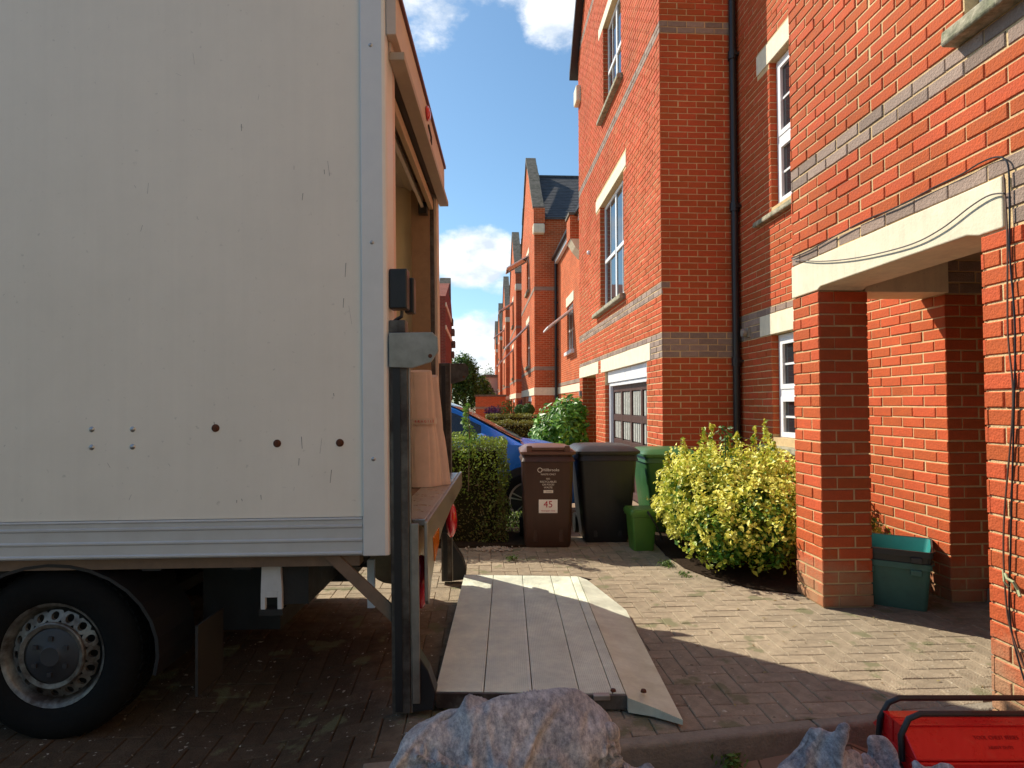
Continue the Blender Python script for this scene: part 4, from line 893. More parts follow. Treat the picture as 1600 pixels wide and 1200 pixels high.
m_kbin = mat('black_bin_plastic', (.017, .017, .019), .45, streak=.2, var=.25, nscale=5); m_gbin = mat('green_bin_plastic', (.035, .12, .035), .42, var=.12, nscale=5); m_caddy = mat('caddy_green', (.08, .20, .03), .42, var=.08)
BB = wheelie(.632, 5.93, 0, .42, .475, .48, .58, .925, m_bbin, m_bbinl, 'brown wheelie bin with a number 45 sticker and white lettering', yaw=rad(-2))
def bin_print():
    wp = mat('white_print', (.8, .74, .66), .6); rp = mat('red_print', (.5, .03, .06), .5); y = lambda z: -.24-.05*(z/.925)*.95-.0035
    lean = math.atan(.05/.925); rot = Euler((pi/2-(-lean), 0, 0))
    st = MB(); st.prism([(-.085, 0), (.085, 0), (.085, .123), (-.085, .123)], 'y', 0, .002); o = st.obj('number_sticker', mat('sticker_white', (.95, .9, .85), .5), BB, bevel=.001)
    o.matrix_local = Matrix.Translation((.0, y(.315)-.0015, .315)) @ Matrix.Rotation(lean, 4, 'X')
    text('sticker_number', '45', .085, Vector((0, y(.39)-.003, .392)), rot, rp, BB); text('sticker_line', 'Nottingdale Close', .017, Vector((0, y(.335)-.003, .336)), rot, rp, BB)
    for s, sz, z in (('WASTE ONLY', .022, .665), ('NO', .022, .625), ('RECYCLABLES', .024, .598), ('OR FOOD', .024, .572), ('WASTE', .024, .546)): text('bin_lettering', s, sz, Vector((0, y(z)-.001, z)), rot, wp, BB)
    text('bin_lettering', 'Hillbrooks', .036, Vector((.025, y(.70)-.001, .705)), rot, wp, BB)
    q = MB(); q.lathe([(.017, 0), (.022, 0), (.022, -.0012), (.017, -.0012), (.017, 0)], (-.075, y(.705)-.0005, .705), 'y', 20); q.obj('bin_emblem', wp, BB)
    q = MB(); q.box(-.042, .045, y(.51)-.0014, y(.51)+.001, .497, .523); q.obj('bin_emblem', wp, BB); text('bin_lettering', 'Council', .017, Vector((.004, y(.51)-.0022, .51)), rot, m_bbin, BB)
bin_print()
wheelie(1.205, 6.12, 0, .42, .575, .50, .66, .915, m_kbin, m_kbin, 'large black wheelie bin between the brown and the green bin', yaw=rad(0), lugs=False)
wheelie(1.93, 6.50, -.05, .36, .56, .46, .62, .90, m_gbin, m_gbin, 'dark green wheelie bin behind the small food caddy and yellow shrub', lugs=False)
def caddy():
    B = thing('food_caddy', (1.455, 5.60, 0), 'small green food caddy with a black carrying handle', 'caddy', rot=(0, 0, rad(3)))
    b = MB(); b.loft([rr_ring(0, 0, .18, .18, 0, .02), rr_ring(0, 0, .20, .2, .14, .02), rr_ring(0, 0, .225, .22, .30, .025), rr_ring(0, 0, .25, .245, .305, .025), rr_ring(0, 0, .25, .245, .325, .025)]); b.obj('body', m_caddy, B, smooth=True)
    b = MB(); b.loft([rr_ring(0, 0, .262, .257, .322, .025), rr_ring(0, 0, .262, .257, .35, .025), rr_ring(0, 0, .24, .235, .368, .03)]); b.obj('lid', m_caddy, B, smooth=True)
    MB().tube([(.02, -.128, .352), (.03, -.15, .33), (.08, -.16, .25), (.125, -.155, .16), (.15, -.12, .10)], .009, 8).obj('handle', m_black, B, smooth=True)
caddy()
m_teal = mat('teal_plastic', (.02, .14, .13), .5, var=.15, nscale=6); m_tealo = mat('teal_plastic_inside', (.02, .24, .22), .5, var=.08); m_dark = mat('dark_crate', (.03, .035, .035), .5, var=.2)
def crate(x, y, z, w, d, h, m, label, yaw, name='recycling_box'):
    B = thing(name, (x, y, z), label, 'recycling box', 'stacked recycling boxes in the porch', rot=(0, 0, yaw))
    b = MB(); o = [rr_ring(0, 0, w*.84, d*.80, 0, .03), rr_ring(0, 0, w*.86, d*.82, .02, .03), rr_ring(0, 0, w*.95, d*.95, h*.88, .03), rr_ring(0, 0, w, d, h*.88, .03), rr_ring(0, 0, w, d, h, .03), rr_ring(0, 0, w*.96, d*.95, h, .03), rr_ring(0, 0, w*.90, d*.88, h*.75, .03), rr_ring(0, 0, w*.82, d*.78, .03, .03)]
    b.loft(o); b.obj('body', m, B, smooth=True)
    for s in (-1, 1):
        hd = MB(); hd.tube([(s*w*.49, -d*.12, h*.90), (s*(w*.5+.008), -d*.10, h*.88), (s*(w*.5+.008), d*.10, h*.88), (s*w*.49, d*.12, h*.90)], .006, 8); hd.obj('handle', m, B)
        MB().box(s*w*.30-.03, s*w*.30+.03, -d*.5-.012, -d*.46, h*.76, h*.88).obj('moulded_rib', m, B, bevel=.004)
    return B
crate(2.76, 4.07, .0, .43, .50, .30, mat('weathered_teal', (.05, .14, .115), .6, var=.2, nscale=7), 'weathered teal recycling box, lower of the stacked pair beside the brick pier', rad(-36))
def top_crate():
    B = crate(2.76, 4.07, .08, .44, .52, .30, m_dark, 'recycling box with dirty black rim and bright teal inside, nested on top of the other', rad(-36))
    w, d, h = .44, .52, .30; b = MB(); b.loft([rr_ring(0, 0, w*.95, d*.94, h*.99, .03), rr_ring(0, 0, w*.89, d*.87, h*.75, .03), rr_ring(0, 0, w*.81, d*.77, .045, .03)], caps=False); b.obj('inside_wall', m_tealo, B, smooth=True, fix=False)
top_crate()

# ================================================================ FOREGROUND: blankets, toolbox
def blanket_mat(name, c1, c2, c3):
    m = bpy.data.materials.new(name); m.use_nodes = True; nt = m.node_tree; N = nt.nodes; L = nt.links; b = N['Principled BSDF']; b.inputs['Roughness'].default_value = .95; b.inputs['Specular IOR Level'].default_value = .1
    b.inputs['Sheen Weight'].default_value = .3
    tc = N.new('ShaderNodeTexCoord')
    def nz(s, d=6, r=.6, mp=None):
        n = N.new('ShaderNodeTexNoise'); n.inputs['Scale'].default_value = s; n.inputs['Detail'].default_value = d; n.inputs['Roughness'].default_value = r
        if mp: q = N.new('ShaderNodeMapping'); q.inputs['Scale'].default_value = mp; q.inputs['Rotation'].default_value = (0, 0, .6); L.new(tc.outputs['Object'], q.inputs[0]); L.new(q.outputs[0], n.inputs[0])
        else: L.new(tc.outputs['Object'], n.inputs[0])
        return n.outputs[0]
    def rp(s, e):
        r = N.new('ShaderNodeValToRGB'); L.new(s, r.inputs[0]); el = r.color_ramp.elements; el[0].position, el[0].color = e[0][0], (*e[0][1], 1); el[1].position, el[1].color = e[-1][0], (*e[-1][1], 1)
        for p, c in e[1:-1]: q = el.new(p); q.color = (*c, 1)
        return r.outputs[0]
    base = rp(nz(11, 10, .78), [(.34, c1), (.50, c2), (.66, c3)])
    fib = rp(nz(60, 8, .8, (1, .35, 1)), [(.38, (.50, .50, .54)), (.5, (.95, .95, .95)), (.62, (1.45, 1.42, 1.40))])
    mx = N.new('ShaderNodeMix'); mx.data_type = 'RGBA'; mx.blend_type = 'MULTIPLY'; mx.inputs[0].default_value = 1; L.new(base, mx.inputs[6]); L.new(fib, mx.inputs[7]); L.new(mx.outputs[2], b.inputs[0])
    bp = N.new('ShaderNodeBump'); bp.inputs['Strength'].default_value = .8; bp.inputs['Distance'].default_value = .006; L.new(nz(90, 8, .8), bp.inputs['Height']); L.new(bp.outputs[0], b.inputs['Normal'])
    return m
m_bl = blanket_mat('felted_blanket', (.20, .22, .25), (.36, .37, .39), (.55, .55, .54))
m_bl2 = blanket_mat('felted_blanket_brown', (.19, .18, .20), (.35, .34, .36), (.50, .50, .52))
def drape(cx, cy, z0, sx, sy, lumps, floor, n, rot, frames, seed, amp, fr, cmp_, bend):
    """let a crumpled sheet fall over a few lumps and return the settled mesh"""
    tmp = []
    def solid(me):
        o = bpy.data.objects.new('lump', me); C.objects.link(o); o.modifiers.new('c', 'COLLISION'); o.collision.thickness_outer = .006; o.collision.cloth_friction = 80; tmp.append(o)
    for (x, y, z, rx, ry, rz) in lumps:
        bm = bmesh.new(); bmesh.ops.create_icosphere(bm, subdivisions=3, radius=1)
        for v in bm.verts:
            k = 1+.18*noise.noise(v.co*1.7+Vector((seed, x, y))); v.co = Vector((x+v.co.x*rx*k, y+v.co.y*ry*k, z+v.co.z*rz*k))
        me = bpy.data.meshes.new('lump'); bm.to_mesh(me); bm.free(); solid(me)
    me = bpy.data.meshes.new('lump'); me.from_pydata([(cx-2, cy-2, floor), (cx+2, cy-2, floor), (cx+2, cy+2, floor), (cx-2, cy+2, floor)], [], [(0, 1, 2, 3)]); solid(me)
    vs = []; ca, sa = cos(rot), sin(rot)
    for j in range(n+1):
        for i in range(n+1):
            u, v = (i/n-.5)*sx*cmp_, (j/n-.5)*sy*cmp_
            vs.append((cx+u*ca-v*sa, cy+u*sa+v*ca, z0+amp*noise.noise(Vector((u*fr, v*fr*.5, seed)))+amp*.5*noise.noise(Vector((u*fr*2, v*fr*2.4, seed+2)))))
    me = bpy.data.meshes.new('sheet'); me.from_pydata(vs, [], [(j*(n+1)+i, j*(n+1)+i+1, (j+1)*(n+1)+i+1, (j+1)*(n+1)+i) for j in range(n) for i in range(n)])
    o = bpy.data.objects.new('sheet', me); C.objects.link(o); tmp.append(o); m = o.modifiers.new('cloth', 'CLOTH'); q = m.settings
    q.quality = 5; q.mass = .35; q.tension_stiffness = 15; q.compression_stiffness = 15; q.shear_stiffness = 5; q.bending_stiffness = bend; q.shrink_min = -.1; q.air_damping = 1.5
    k = m.collision_settings; k.collision_quality = 2; k.distance_min = .006; k.use_self_collision = True; k.self_distance_min = .006
    m.point_cache.frame_start = 1; m.point_cache.frame_end = frames
    for f in range(1, frames+1): S.frame_set(f)
    r = bpy.data.meshes.new_from_object(o.evaluated_get(bpy.context.evaluated_depsgraph_get()))
    for t in tmp: bpy.data.objects.remove(t)
    S.frame_set(1); return r
def creases(P, N, seed, k, amp, floor):
    """pinched ridges and valleys wandering down the sheet, as in heavy felt"""
    r = np.random.default_rng(seed); H = np.zeros(len(P)); top = np.where(P[:, 2] > floor+.10)[0]
    for q in range(k):
        p = P[r.choice(top)].copy(); side = r.normal(0, 1, 3); side[2] = 0; side /= np.linalg.norm(side)+1e-9; L = [p.copy()]; turn = r.normal(0, .22)
        for t in range(r.integers(9, 24)):
            n = N[np.argmin(((P-p)**2).sum(1))]; down = np.array([0, 0, -1.])-n*(-n[2]); c_, s_ = math.cos(turn), math.sin(turn); side = np.array([side[0]*c_-side[1]*s_, side[0]*s_+side[1]*c_, 0])
            d = side*.9+down*.7; d -= n*d.dot(n); d /= np.linalg.norm(d)+1e-9; p = p+d*.022; p = P[np.argmin(((P-p)**2).sum(1))].copy()
            if np.linalg.norm(p-L[-1]) > .004: L.append(p.copy())
        if len(L) < 4: continue
        L = np.array(L); best = np.full(len(P), 9.); tt = np.zeros(len(P))
        for m_ in range(len(L)-1):
            a, b = L[m_], L[m_+1]; ab = b-a; u = np.clip(((P-a)@ab)/(ab@ab), 0, 1); dd = np.linalg.norm(P-a-u[:, None]*ab, axis=1); w = dd < best; best[w] = dd[w]; tt[w] = (m_+u[w])/(len(L)-1)
        A = amp*r.uniform(.35, 1.)*np.sin(np.clip(tt, 0, 1)*pi)**.6; wd = r.uniform(.006, .018)
        H += A*np.exp(-best/wd)-A*.45*np.exp(-((best-wd*2.6)/(wd*1.3))**2) if r.random() < .72 else -A*.7*np.exp(-best/(wd*.8))
    return H
def blanket(name, me, c, sc, off, label, m, seed, k):
    for v in me.vertices: v.co = Vector(((v.co.x-c[0])*sc[0]+c[0]+off[0], (v.co.y-c[1])*sc[1]+c[1]+off[1], (v.co.z+.12)*sc[2]-.12+.004))
    o = bpy.data.objects.new('sheet', me); C.objects.link(o); su = o.modifiers.new('smooth', 'SUBSURF'); su.levels = su.render_levels = 2
    m2 = bpy.data.meshes.new_from_object(o.evaluated_get(bpy.context.evaluated_depsgraph_get())); bpy.data.objects.remove(o)
    n = len(m2.vertices); P = np.empty(n*3); m2.vertices.foreach_get('co', P); P = P.reshape(-1, 3); N_ = np.empty(n*3); m2.vertices.foreach_get('normal', N_); N_ = N_.reshape(-1, 3)
    if N_[:, 2].mean() < 0: N_ = -N_
    H = creases(P, N_, seed, k, .040, -.12); H += np.array([noise.noise(Vector(p)*26)*.0035+noise.noise(Vector(p)*60)*.0014 for p in P])
    P2 = P+N_*H[:, None]; P2[:, 2] = np.maximum(P2[:, 2], -.115); m2.vertices.foreach_set('co', P2.ravel()); m2.update()
    m2.name = name; m2.materials.clear(); m2.materials.append(m)
    m2.polygons.foreach_set('use_smooth', [True]*len(m2.polygons)); o = bpy.data.objects.new(name, m2); C.objects.link(o)
    so_ = o.modifiers.new('thickness', 'SOLIDIFY'); so_.thickness = .004
    return tagp(o, label, 'blanket', 'removal blankets in the foreground')
blanket('moving_blanket', drape(.13, 1.82, .60, 1.3, 1.1, [(.02, 1.84, .10, .24, .20, .27), (.22, 1.86, .08, .18, .16, .25), (.42, 1.80, -.02, .16, .16, .18), (-.18, 1.78, -.02, .14, .16, .16)], -.12, 62, .9, 34, 9., .6, 4, .62, .3),
        (.13, 1.82), (.98, 1, 1.13), (-.012, -.02), 'large heap of blue grey felted moving blanket in front of the tail lift', m_bl, 4, 60)
blanket('moving_blanket', drape(1.20, 1.95, .42, .95, .75, [(1.10, 1.98, .0, .16, .14, .18), (1.34, 1.93, -.05, .22, .13, .17), (.93, 1.95, -.07, .10, .1, .10)], -.12, 46, .3, 32, 5., .45, 5, .68, .25),
        (1.20, 1.95), (1.28, .80, .94), (-.01, -.02), 'low crumpled grey blanket in front of the red toolbox', m_bl2, 9, 44)
def bundle():
    o = MB(); o.ball((-1.53, 1.90, .11), .115, 32, (1, 1, 2.0)); o = o.obj('padded_bundle', mat('cream_canvas', (.30, .27, .17), .85, var=.1, bump=.3, bscale=40), smooth=True); tagp(o, 'rounded cream bundle cut off at the bottom left corner', 'bundle')
bundle()
def toolbox():
    B = thing('toolbox', (1.745, 2.16, -.12), 'red metal cantilever toolbox with black handles by the near brick wall', 'toolbox', rot=(0, 0, rad(-3)))
    m_red = mat('red_enamel', (.72, .012, .014), .32, var=.04, coat=.3)
    w = .285; MB().box(-w, w, -.13, .11, 0, .225).obj('body', m_red, B, bevel=.004)
    for s in (-1, 1):
        l = MB(); l.prism([(s*.125, .227), (s*.125, .235), (s*.05, .305), (s*.003, .305), (s*.003, .227)], 'x', -w, w); l.obj('tray', m_red, B, bevel=.004)
        MB().prism([(s*.05, .3055), (s*.002, .3055), (s*.002, .3105), (s*.05, .3105)], 'x', -w-.004, w+.004).obj('lid_lip', m_red, B)
        y = s*.058
        hp = [(-w-.012, y*1.2, .20), (-w-.010, y*1.05, .28), (-w+.02, y, .335), (-w+.06, y, .352), (w-.06, y, .352), (w-.02, y, .335), (w+.010, y*1.05, .28), (w+.012, y*1.2, .20)]
        MB().tube(hp, .010, 10).obj('handle', m_black, B, smooth=True)
        for e in (-1, 1): MB().tube([(e*(w+.012), s*.095, .14), (e*(w+.012), s*.02, .20)], .012, 6).obj('strut', m_steel, B)
    MB().box(-w+.02, w-.02, -.1335, -.1305, .165, .17).obj('seam', m_black, B)
    rot = Euler((math.atan2(.07, .072), 0, 0)); mk = mat('faint_print', (.42, .006, .008), .45)
    text('faded_lettering', 'TOOL CHEST SERIES', .017, Vector((.02, -.078, .2815)), rot, mk, B); text('faded_lettering', 'HEAVY DUTY', .014, Vector((.02, -.101, .2605)), rot, mk, B)
toolbox()

# ================================================================ CABLES on the near house
def cables():
    Z = lambda y, z, o=.012: (XA-o, y, z)
    def cable(pts, r, label, m=m_black):
        P = [Vector(p) for p in pts]; Q = []
        for i in range(len(P)-1):
            a, b, c, d = P[max(i-1, 0)], P[i], P[i+1], P[min(i+2, len(P)-1)]
            for k in range(8):
                t = k/8; Q.append(.5*((2*b)+(-a+c)*t+(2*a-5*b+4*c-d)*t*t+(-a+3*b-3*c+d)*t**3))
        Q.append(P[-1]); return tagp(MB().tube(Q, r, 6).obj('cable', m, smooth=True), label, 'cable')
    from_px = None
    cable([Z(4.22, 2.315), Z(4.0, 2.31), Z(3.7, 2.325), Z(3.4, 2.335), Z(3.1, 2.325), Z(2.85, 2.335), Z(2.68, 2.335), Z(2.58, 2.345), Z(2.50, 2.34), Z(2.45, 2.315), Z(2.43, 2.26), Z(2.43, 2.1), Z(2.435, 1.9), Z(2.42, 1.6), Z(2.44, 1.2), Z(2.47, .7), Z(2.48, .40), Z(2.40, .15), Z(2.3, .02), Z(2.2, -.06)], .0036, 'thick black cable clipped along the top of the long lintel and down the near pier')
    cable([Z(4.2, 2.305, .018), Z(3.9, 2.22, .02), Z(3.6, 2.16, .02), Z(3.3, 2.12, .02), Z(3.0, 2.10, .02), Z(2.8, 2.12, .02), Z(2.62, 2.17, .02), Z(2.52, 2.185, .02), Z(2.45, 2.17, .018)], .0035, 'thin grey wire sagging across the face of the long lintel', mat('grey_wire', (.12, .10, .09), .5))
    cable([Z(2.455, 2.25), Z(2.445, 2.0), Z(2.455, 1.6), Z(2.44, 1.3), Z(2.50, .8), Z(2.50, .5), Z(2.47, .35), Z(2.38, .18)], .004, 'thin brown wire hanging down the near brick pier', mat('brown_wire', (.12, .06, .04), .5))
    c = MB(); c.tube([Z(2.49, .60, .02), Z(2.47, .585, .03), Z(2.44, .58, .03), Z(2.43, .55, .02), Z(2.41, .53, .03)], .006, 6); c.tube([Z(2.50, .61, .02), Z(2.485, .57, .03), Z(2.475, .55, .02)], .005, 6)
    tagp(c.obj('cable_knot', mat('green_twine', (.35, .38, .2), .8)), 'pale green knotted twine holding the wires on the near brick pier', 'twine')
    n = MB()
    for y, z in ((4.15, 2.30), (3.55, 2.30), (3.07, 2.335), (2.72, 2.30)): n.box(XA-.022, XA, y-.012, y+.012, z-.012, z+.012)
cables()

# ================================================================ PLANTS
def leaf_mat(name, cols, rough=.5, trans=.3, spec=.4):
    m = bpy.data.materials.new(name); m.use_nodes = True; nt = m.node_tree; N = nt.nodes; L = nt.links; b = N['Principled BSDF']; b.inputs['Roughness'].default_value = rough; b.inputs['Specular IOR Level'].default_value = spec
    at = N.new('ShaderNodeAttribute'); at.attribute_name = 'tone'; r = N.new('ShaderNodeValToRGB'); L.new(at.outputs['Fac'], r.inputs[0]); el = r.color_ramp.elements
    el[0].position, el[0].color = cols[0][0], (*cols[0][1], 1); el[1].position, el[1].color = cols[-1][0], (*cols[-1][1], 1)
    for p, c in cols[1:-1]: q = el.new(p); q.color = (*c, 1)
    L.new(r.outputs[0], b.inputs[0]); tr = N.new('ShaderNodeBsdfTranslucent'); L.new(r.outputs[0], tr.inputs[0]); ms = N.new('ShaderNodeMixShader'); ms.inputs[0].default_value = trans
    L.new(b.outputs[0], ms.inputs[1]); L.new(tr.outputs[0], ms.inputs[2]); L.new(ms.outputs[0], N['Material Output'].inputs[0]); return m
def leaves(name, P, D, size, mt, parent, asp=.5, rnd=.8, tone=None, sv=.3, fold=.25):
    """one mesh of folded leaves at points P facing roughly D"""
    n = len(P); D = D+rng.normal(0, rnd, (n, 3)); D /= np.linalg.norm(D, axis=1)[:, None]+1e-9
    A = rng.normal(0, 1, (n, 3)); A -= (A*D).sum(1)[:, None]*D; A /= np.linalg.norm(A, axis=1)[:, None]+1e-9; B = np.cross(D, A)
    s = size*(1+sv*rng.normal(0, 1, n))[:, None]
    V = np.stack([P-A*s*.5, P+B*s*asp*.5+D*s*fold*asp, P+A*s*.5, P-B*s*asp*.5+D*s*fold*asp], 1).reshape(-1, 3)
    i = np.arange(n)*4; F = np.concatenate([np.stack([i, i+2, i+1], 1), np.stack([i, i+3, i+2], 1)], 1).reshape(-1, 3)
    me = bpy.data.meshes.new(name); me.vertices.add(len(V)); me.vertices.foreach_set('co', V.ravel()); me.loops.add(len(F)*3); me.loops.foreach_set('vertex_index', F.ravel().astype(np.int32))
    me.polygons.add(len(F)); me.polygons.foreach_set('loop_start', np.arange(len(F), dtype=np.int32)*3); me.polygons.foreach_set('loop_total', np.full(len(F), 3, dtype=np.int32))
    t = rng.random(n) if tone is None else tone; a = me.attributes.new('tone', 'FLOAT', 'FACE'); a.data.foreach_set('value', np.repeat(t, 2).astype(np.float32)); me.materials.append(mt); me.update(); me.validate()
    o = bpy.data.objects.new(name, me); link(o, parent); o['kind'] = 'stuff' if parent else 'stuff'; return o
def blob_pts(blobs, n, lo=.55, lump=.25, f=3., seed=0):
    """points in a union of ellipsoids, thinned inside, with a lumpy outline"""
    w = np.array([b[3]*b[4]*b[5] for b in blobs])**.7; w /= w.sum(); P = []; D = []; T_ = []
    idx = rng.choice(len(blobs), n, p=w)
    for k, b in enumerate(blobs):
        m = int((idx == k).sum()); d = rng.normal(0, 1, (m, 3)); d /= np.linalg.norm(d, axis=1)[:, None]; r = lo+(1-lo)*rng.random(m)**.6
        q = np.array([noise.noise(Vector(v)*f+Vector((seed, b[0], b[1]))) for v in d]); r = r*(1+lump*q*1.8)
        P.append(np.array(b[:3])+d*r[:, None]*np.array(b[3:6])); D.append(d); T_.append(r)
    return np.concatenate(P), np.concatenate(D), np.concatenate(T_)
def stems(name, base, tips, r, m, parent):
    s = MB()
    for t in tips:
        mid = [(base[i]+t[i])/2+random.uniform(-.05, .05) for i in range(3)]; s.tube([base, mid, t], [r, r*.7, r*.25], 5)
    return s.obj(name, m, parent)
m_bark = mat('twig_bark', (.12, .08, .05), .9, var=.2)
def euonymus():
    S_ = thing('variegated_shrub', (1.95, 5.0, 0), 'bushy yellow and green variegated shrub between the bins and the brick pier', 'shrub')
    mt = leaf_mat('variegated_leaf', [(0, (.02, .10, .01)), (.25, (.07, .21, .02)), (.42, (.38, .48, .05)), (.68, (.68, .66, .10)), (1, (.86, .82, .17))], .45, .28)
    bl = [(2.02, 5.15, .46, .48, .55, .38), (1.72, 5.05, .50, .25, .36, .28), (2.14, 4.75, .40, .32, .42, .34), (1.86, 4.74, .34, .30, .32, .26), (2.08, 5.5, .50, .48, .5, .42), (2.50, 5.2, .50, .42, .6, .38), (1.80, 5.3, .62, .22, .26, .20), (2.2, 5.2, .68, .34, .36, .20)]
    P, D, r = blob_pts(bl, 42000, .55, .30, 3.2, 3.)
    g = np.array([noise.noise(Vector(p)*9)+.5*noise.noise(Vector(p)*19) for p in P]); k = g > -.26; P, D, r, g = P[k], D[k], r[k], g[k]
    ok = (P[:, 2] > .05) & (P[:, 0] < 3.05) & ~((P[:, 0] > 2.12) & (P[:, 1] < 4.27)); P, D, r = P[ok], D[ok], r[ok]
    # leaf rosettes: gather leaves around twig tips
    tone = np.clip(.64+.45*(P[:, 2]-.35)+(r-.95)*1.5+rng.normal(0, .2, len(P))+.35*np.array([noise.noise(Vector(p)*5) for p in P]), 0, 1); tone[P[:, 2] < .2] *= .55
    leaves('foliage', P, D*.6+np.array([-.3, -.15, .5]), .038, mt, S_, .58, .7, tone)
    # upright shoots
    Q = []; E = []
    for (x, y, z0, z1) in ((1.69, 5.1, .8, 1.02), (1.87, 5.15, .85, 1.10), (2.0, 5.3, .85, 1.13), (2.18, 5.2, .85, 1.06), (2.33, 5.2, .8, 1.11), (2.47, 5.3, .85, 1.17), (1.80, 5.0, .7, .95), (2.26, 4.9, .75, .95), (2.10, 5.2, .9, 1.03), (2.4, 5.0, .8, 1.0), (1.56, 5.15, .75, .90), (2.55, 5.4, .85, 1.05)):
        for k in range(130): t = random.random(); Q.append((x+random.gauss(0, .028*(1.25-t)), y+random.gauss(0, .028*(1.25-t)), z0-.1+(z1-z0+.1)*t)); E.append((random.gauss(0, 1), random.gauss(0, 1), .8))
    leaves('shoot', np.array(Q), np.array(E), .034, mt, S_, .55, .4, np.clip(rng.normal(.62, .22, len(Q)), 0, 1))
    stems('stem', (1.98, 5.0, 0), [(1.7, 5.0, .6), (2.0, 4.7, .6), (2.2, 5.2, .8), (1.9, 5.3, .9), (2.4, 5.2, .8), (2.1, 4.9, .4)], .016, m_bark, S_)
    G = thing('green_seedling', (1.99, 4.98, .6), 'slim dark green shoot standing above the yellow shrub', 'plant')
    Q = [(1.99+random.gauss(0, .03), 4.98+random.gauss(0, .03), .7+.42*random.random()) for k in range(90)]; leaves('foliage', np.array(Q), np.array([(random.gauss(0, 1), random.gauss(0, 1), 1) for q in Q]), .04, leaf_mat('green_leaf', [(0, (.03, .10, .02)), (1, (.10, .24, .04))]), G)
    MB().tube([(1.99, 4.98, .4), (1.99, 4.98, 1.12)], .005, 5).obj('stem', m_bark, G)
    S2 = thing('variegated_shrub', (2.68, 4.55, 0), 'small yellow variegated sprig showing behind the teal recycling boxes', 'shrub')
    P, D, r = blob_pts([(2.72, 4.55, .42, .16, .12, .16), (2.62, 4.6, .55, .07, .08, .2), (2.82, 4.5, .34, .18, .12, .14)], 1500, .5, .3, 3, 1.)
    leaves('foliage', P, D+np.array([-.3, 0, .5]), .036, mt, S2, .55, .6); stems('stem', (2.7, 4.5, 0), [(2.7, 4.55, .5), (2.8, 4.5, .4)], .01, m_bark, S2)
euonymus()
def hedge(name, x0, x1, y0, y1, z0, z1, n, size, mt, label, loc, lump=.05, cat='hedge'):
    H = thing(name, loc, label, cat)
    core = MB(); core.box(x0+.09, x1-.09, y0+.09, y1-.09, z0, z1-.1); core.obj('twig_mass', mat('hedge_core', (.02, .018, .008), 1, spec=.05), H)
    a = [(y1-y0)*(z1-z0), (y1-y0)*(z1-z0), (x1-x0)*(z1-z0), (x1-x0)*(z1-z0), (x1-x0)*(y1-y0)]; a = np.array(a)/sum(a); idx = rng.choice(5, n, p=a); U = rng.random((n, 3)); P = np.empty((n, 3)); D = np.zeros((n, 3))
    P[:, 0] = x0+(x1-x0)*U[:, 0]; P[:, 1] = y0+(y1-y0)*U[:, 1]; P[:, 2] = z0+(z1-z0)*U[:, 2]; dep = rng.random(n)**1.5*.12
    for k, (ax, v, s) in enumerate(((0, x0, -1), (0, x1, 1), (1, y0, -1), (1, y1, 1), (2, z1, 1))):
        m = idx == k; P[m, ax] = v-s*dep[m]; D[m, ax] = s
    q = np.array([noise.noise(Vector(p)*3.5) for p in P]); P += D*(q*lump*2)[:, None]
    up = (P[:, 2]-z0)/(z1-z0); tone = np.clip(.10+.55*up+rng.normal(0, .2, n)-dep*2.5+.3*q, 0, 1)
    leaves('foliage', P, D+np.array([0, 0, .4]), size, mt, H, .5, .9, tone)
    return H
mh = leaf_mat('hedge_leaf', [(0, (.13, .095, .03)), (.3, (.11, .15, .025)), (.6, (.17, .27, .03)), (1, (.36, .46, .06))], .5, .3)
HD = hedge('hedge', -5.5, .26, 5.82, 6.55, 0, .96, 90000, .024, mh, 'clipped green hedge between the truck and the brown bin', (-.4, 6.1, 0), .05)  # unseen left length added to block light from beyond the truck
def shoots():
    G = thing('climbing_weed', (-.1, 5.78, .0), 'tall leafy weed growing up out of the clipped hedge', 'plant')
    Q = np.array([(-.10+.03*sin(6*t)+random.gauss(0, .045*(1.2-t)), 5.80+random.gauss(0, .03), .80+.50*t-.0) for t in rng.random(230)]); 
    leaves('foliage', Q, rng.normal(0, 1, Q.shape)+np.array([0, -.6, .5]), .036, leaf_mat('weed_leaf', [(0, (.06, .17, .02)), (1, (.22, .36, .06))]), G, .6, .4); MB().tube([(-.1, 5.8, .5), (-.09, 5.8, 1.0), (-.1, 5.8, 1.28)], .005, 5).obj('stem', m_bark, G)
shoots()
ml = leaf_mat('laurel_leaf', [(0, (.04, .13, .012)), (.5, (.10, .28, .025)), (1, (.26, .48, .05))], .42, .3, .5)
def laurel():
    L_ = thing('laurel_bush', (1.7, 12.2, -.1), 'glossy green laurel bush against the left end of the garage house', 'bush')
    P, D, r = blob_pts([(1.60, 12.3, .72, .50, .7, .62), (1.35, 12.2, .52, .36, .5, .5), (1.85, 12.5, 1.0, .34, .5, .48), (1.6, 12.2, .3, .55, .6, .5)], 6500, .5, .22, 3, 2.)
    ok = (P[:, 2] > -.08) & (P[:, 0] < 2.13); leaves('foliage', P[ok], D[ok]*.8+np.array([-.2, -.3, .5]), .12, ml, L_, .42, .5)
    stems('stem', (1.65, 12.3, -.1), [(1.4, 12.2, .6), (1.8, 12.4, 1.0), (1.6, 12.1, .8)], .02, m_bark, L_)
laurel()
mf = leaf_mat('far_hedge_leaf', [(0, (.07, .055, .015)), (.5, (.14, .14, .02)), (1, (.28, .30, .04))])
hedge('hedge', .1, 1.9, 16.6, 17.4, -.12, .84, 14000, .04, mf, 'low golden green hedge behind the blue car bonnet', (1, 17, -.12), .04)
hedge('hedge', .2, 2.0, 19.6, 20.3, -.12, .98, 7000, .05, mf, 'farther strip of low clipped hedge below the lollipop bushes', (1, 20, -.12), .03)
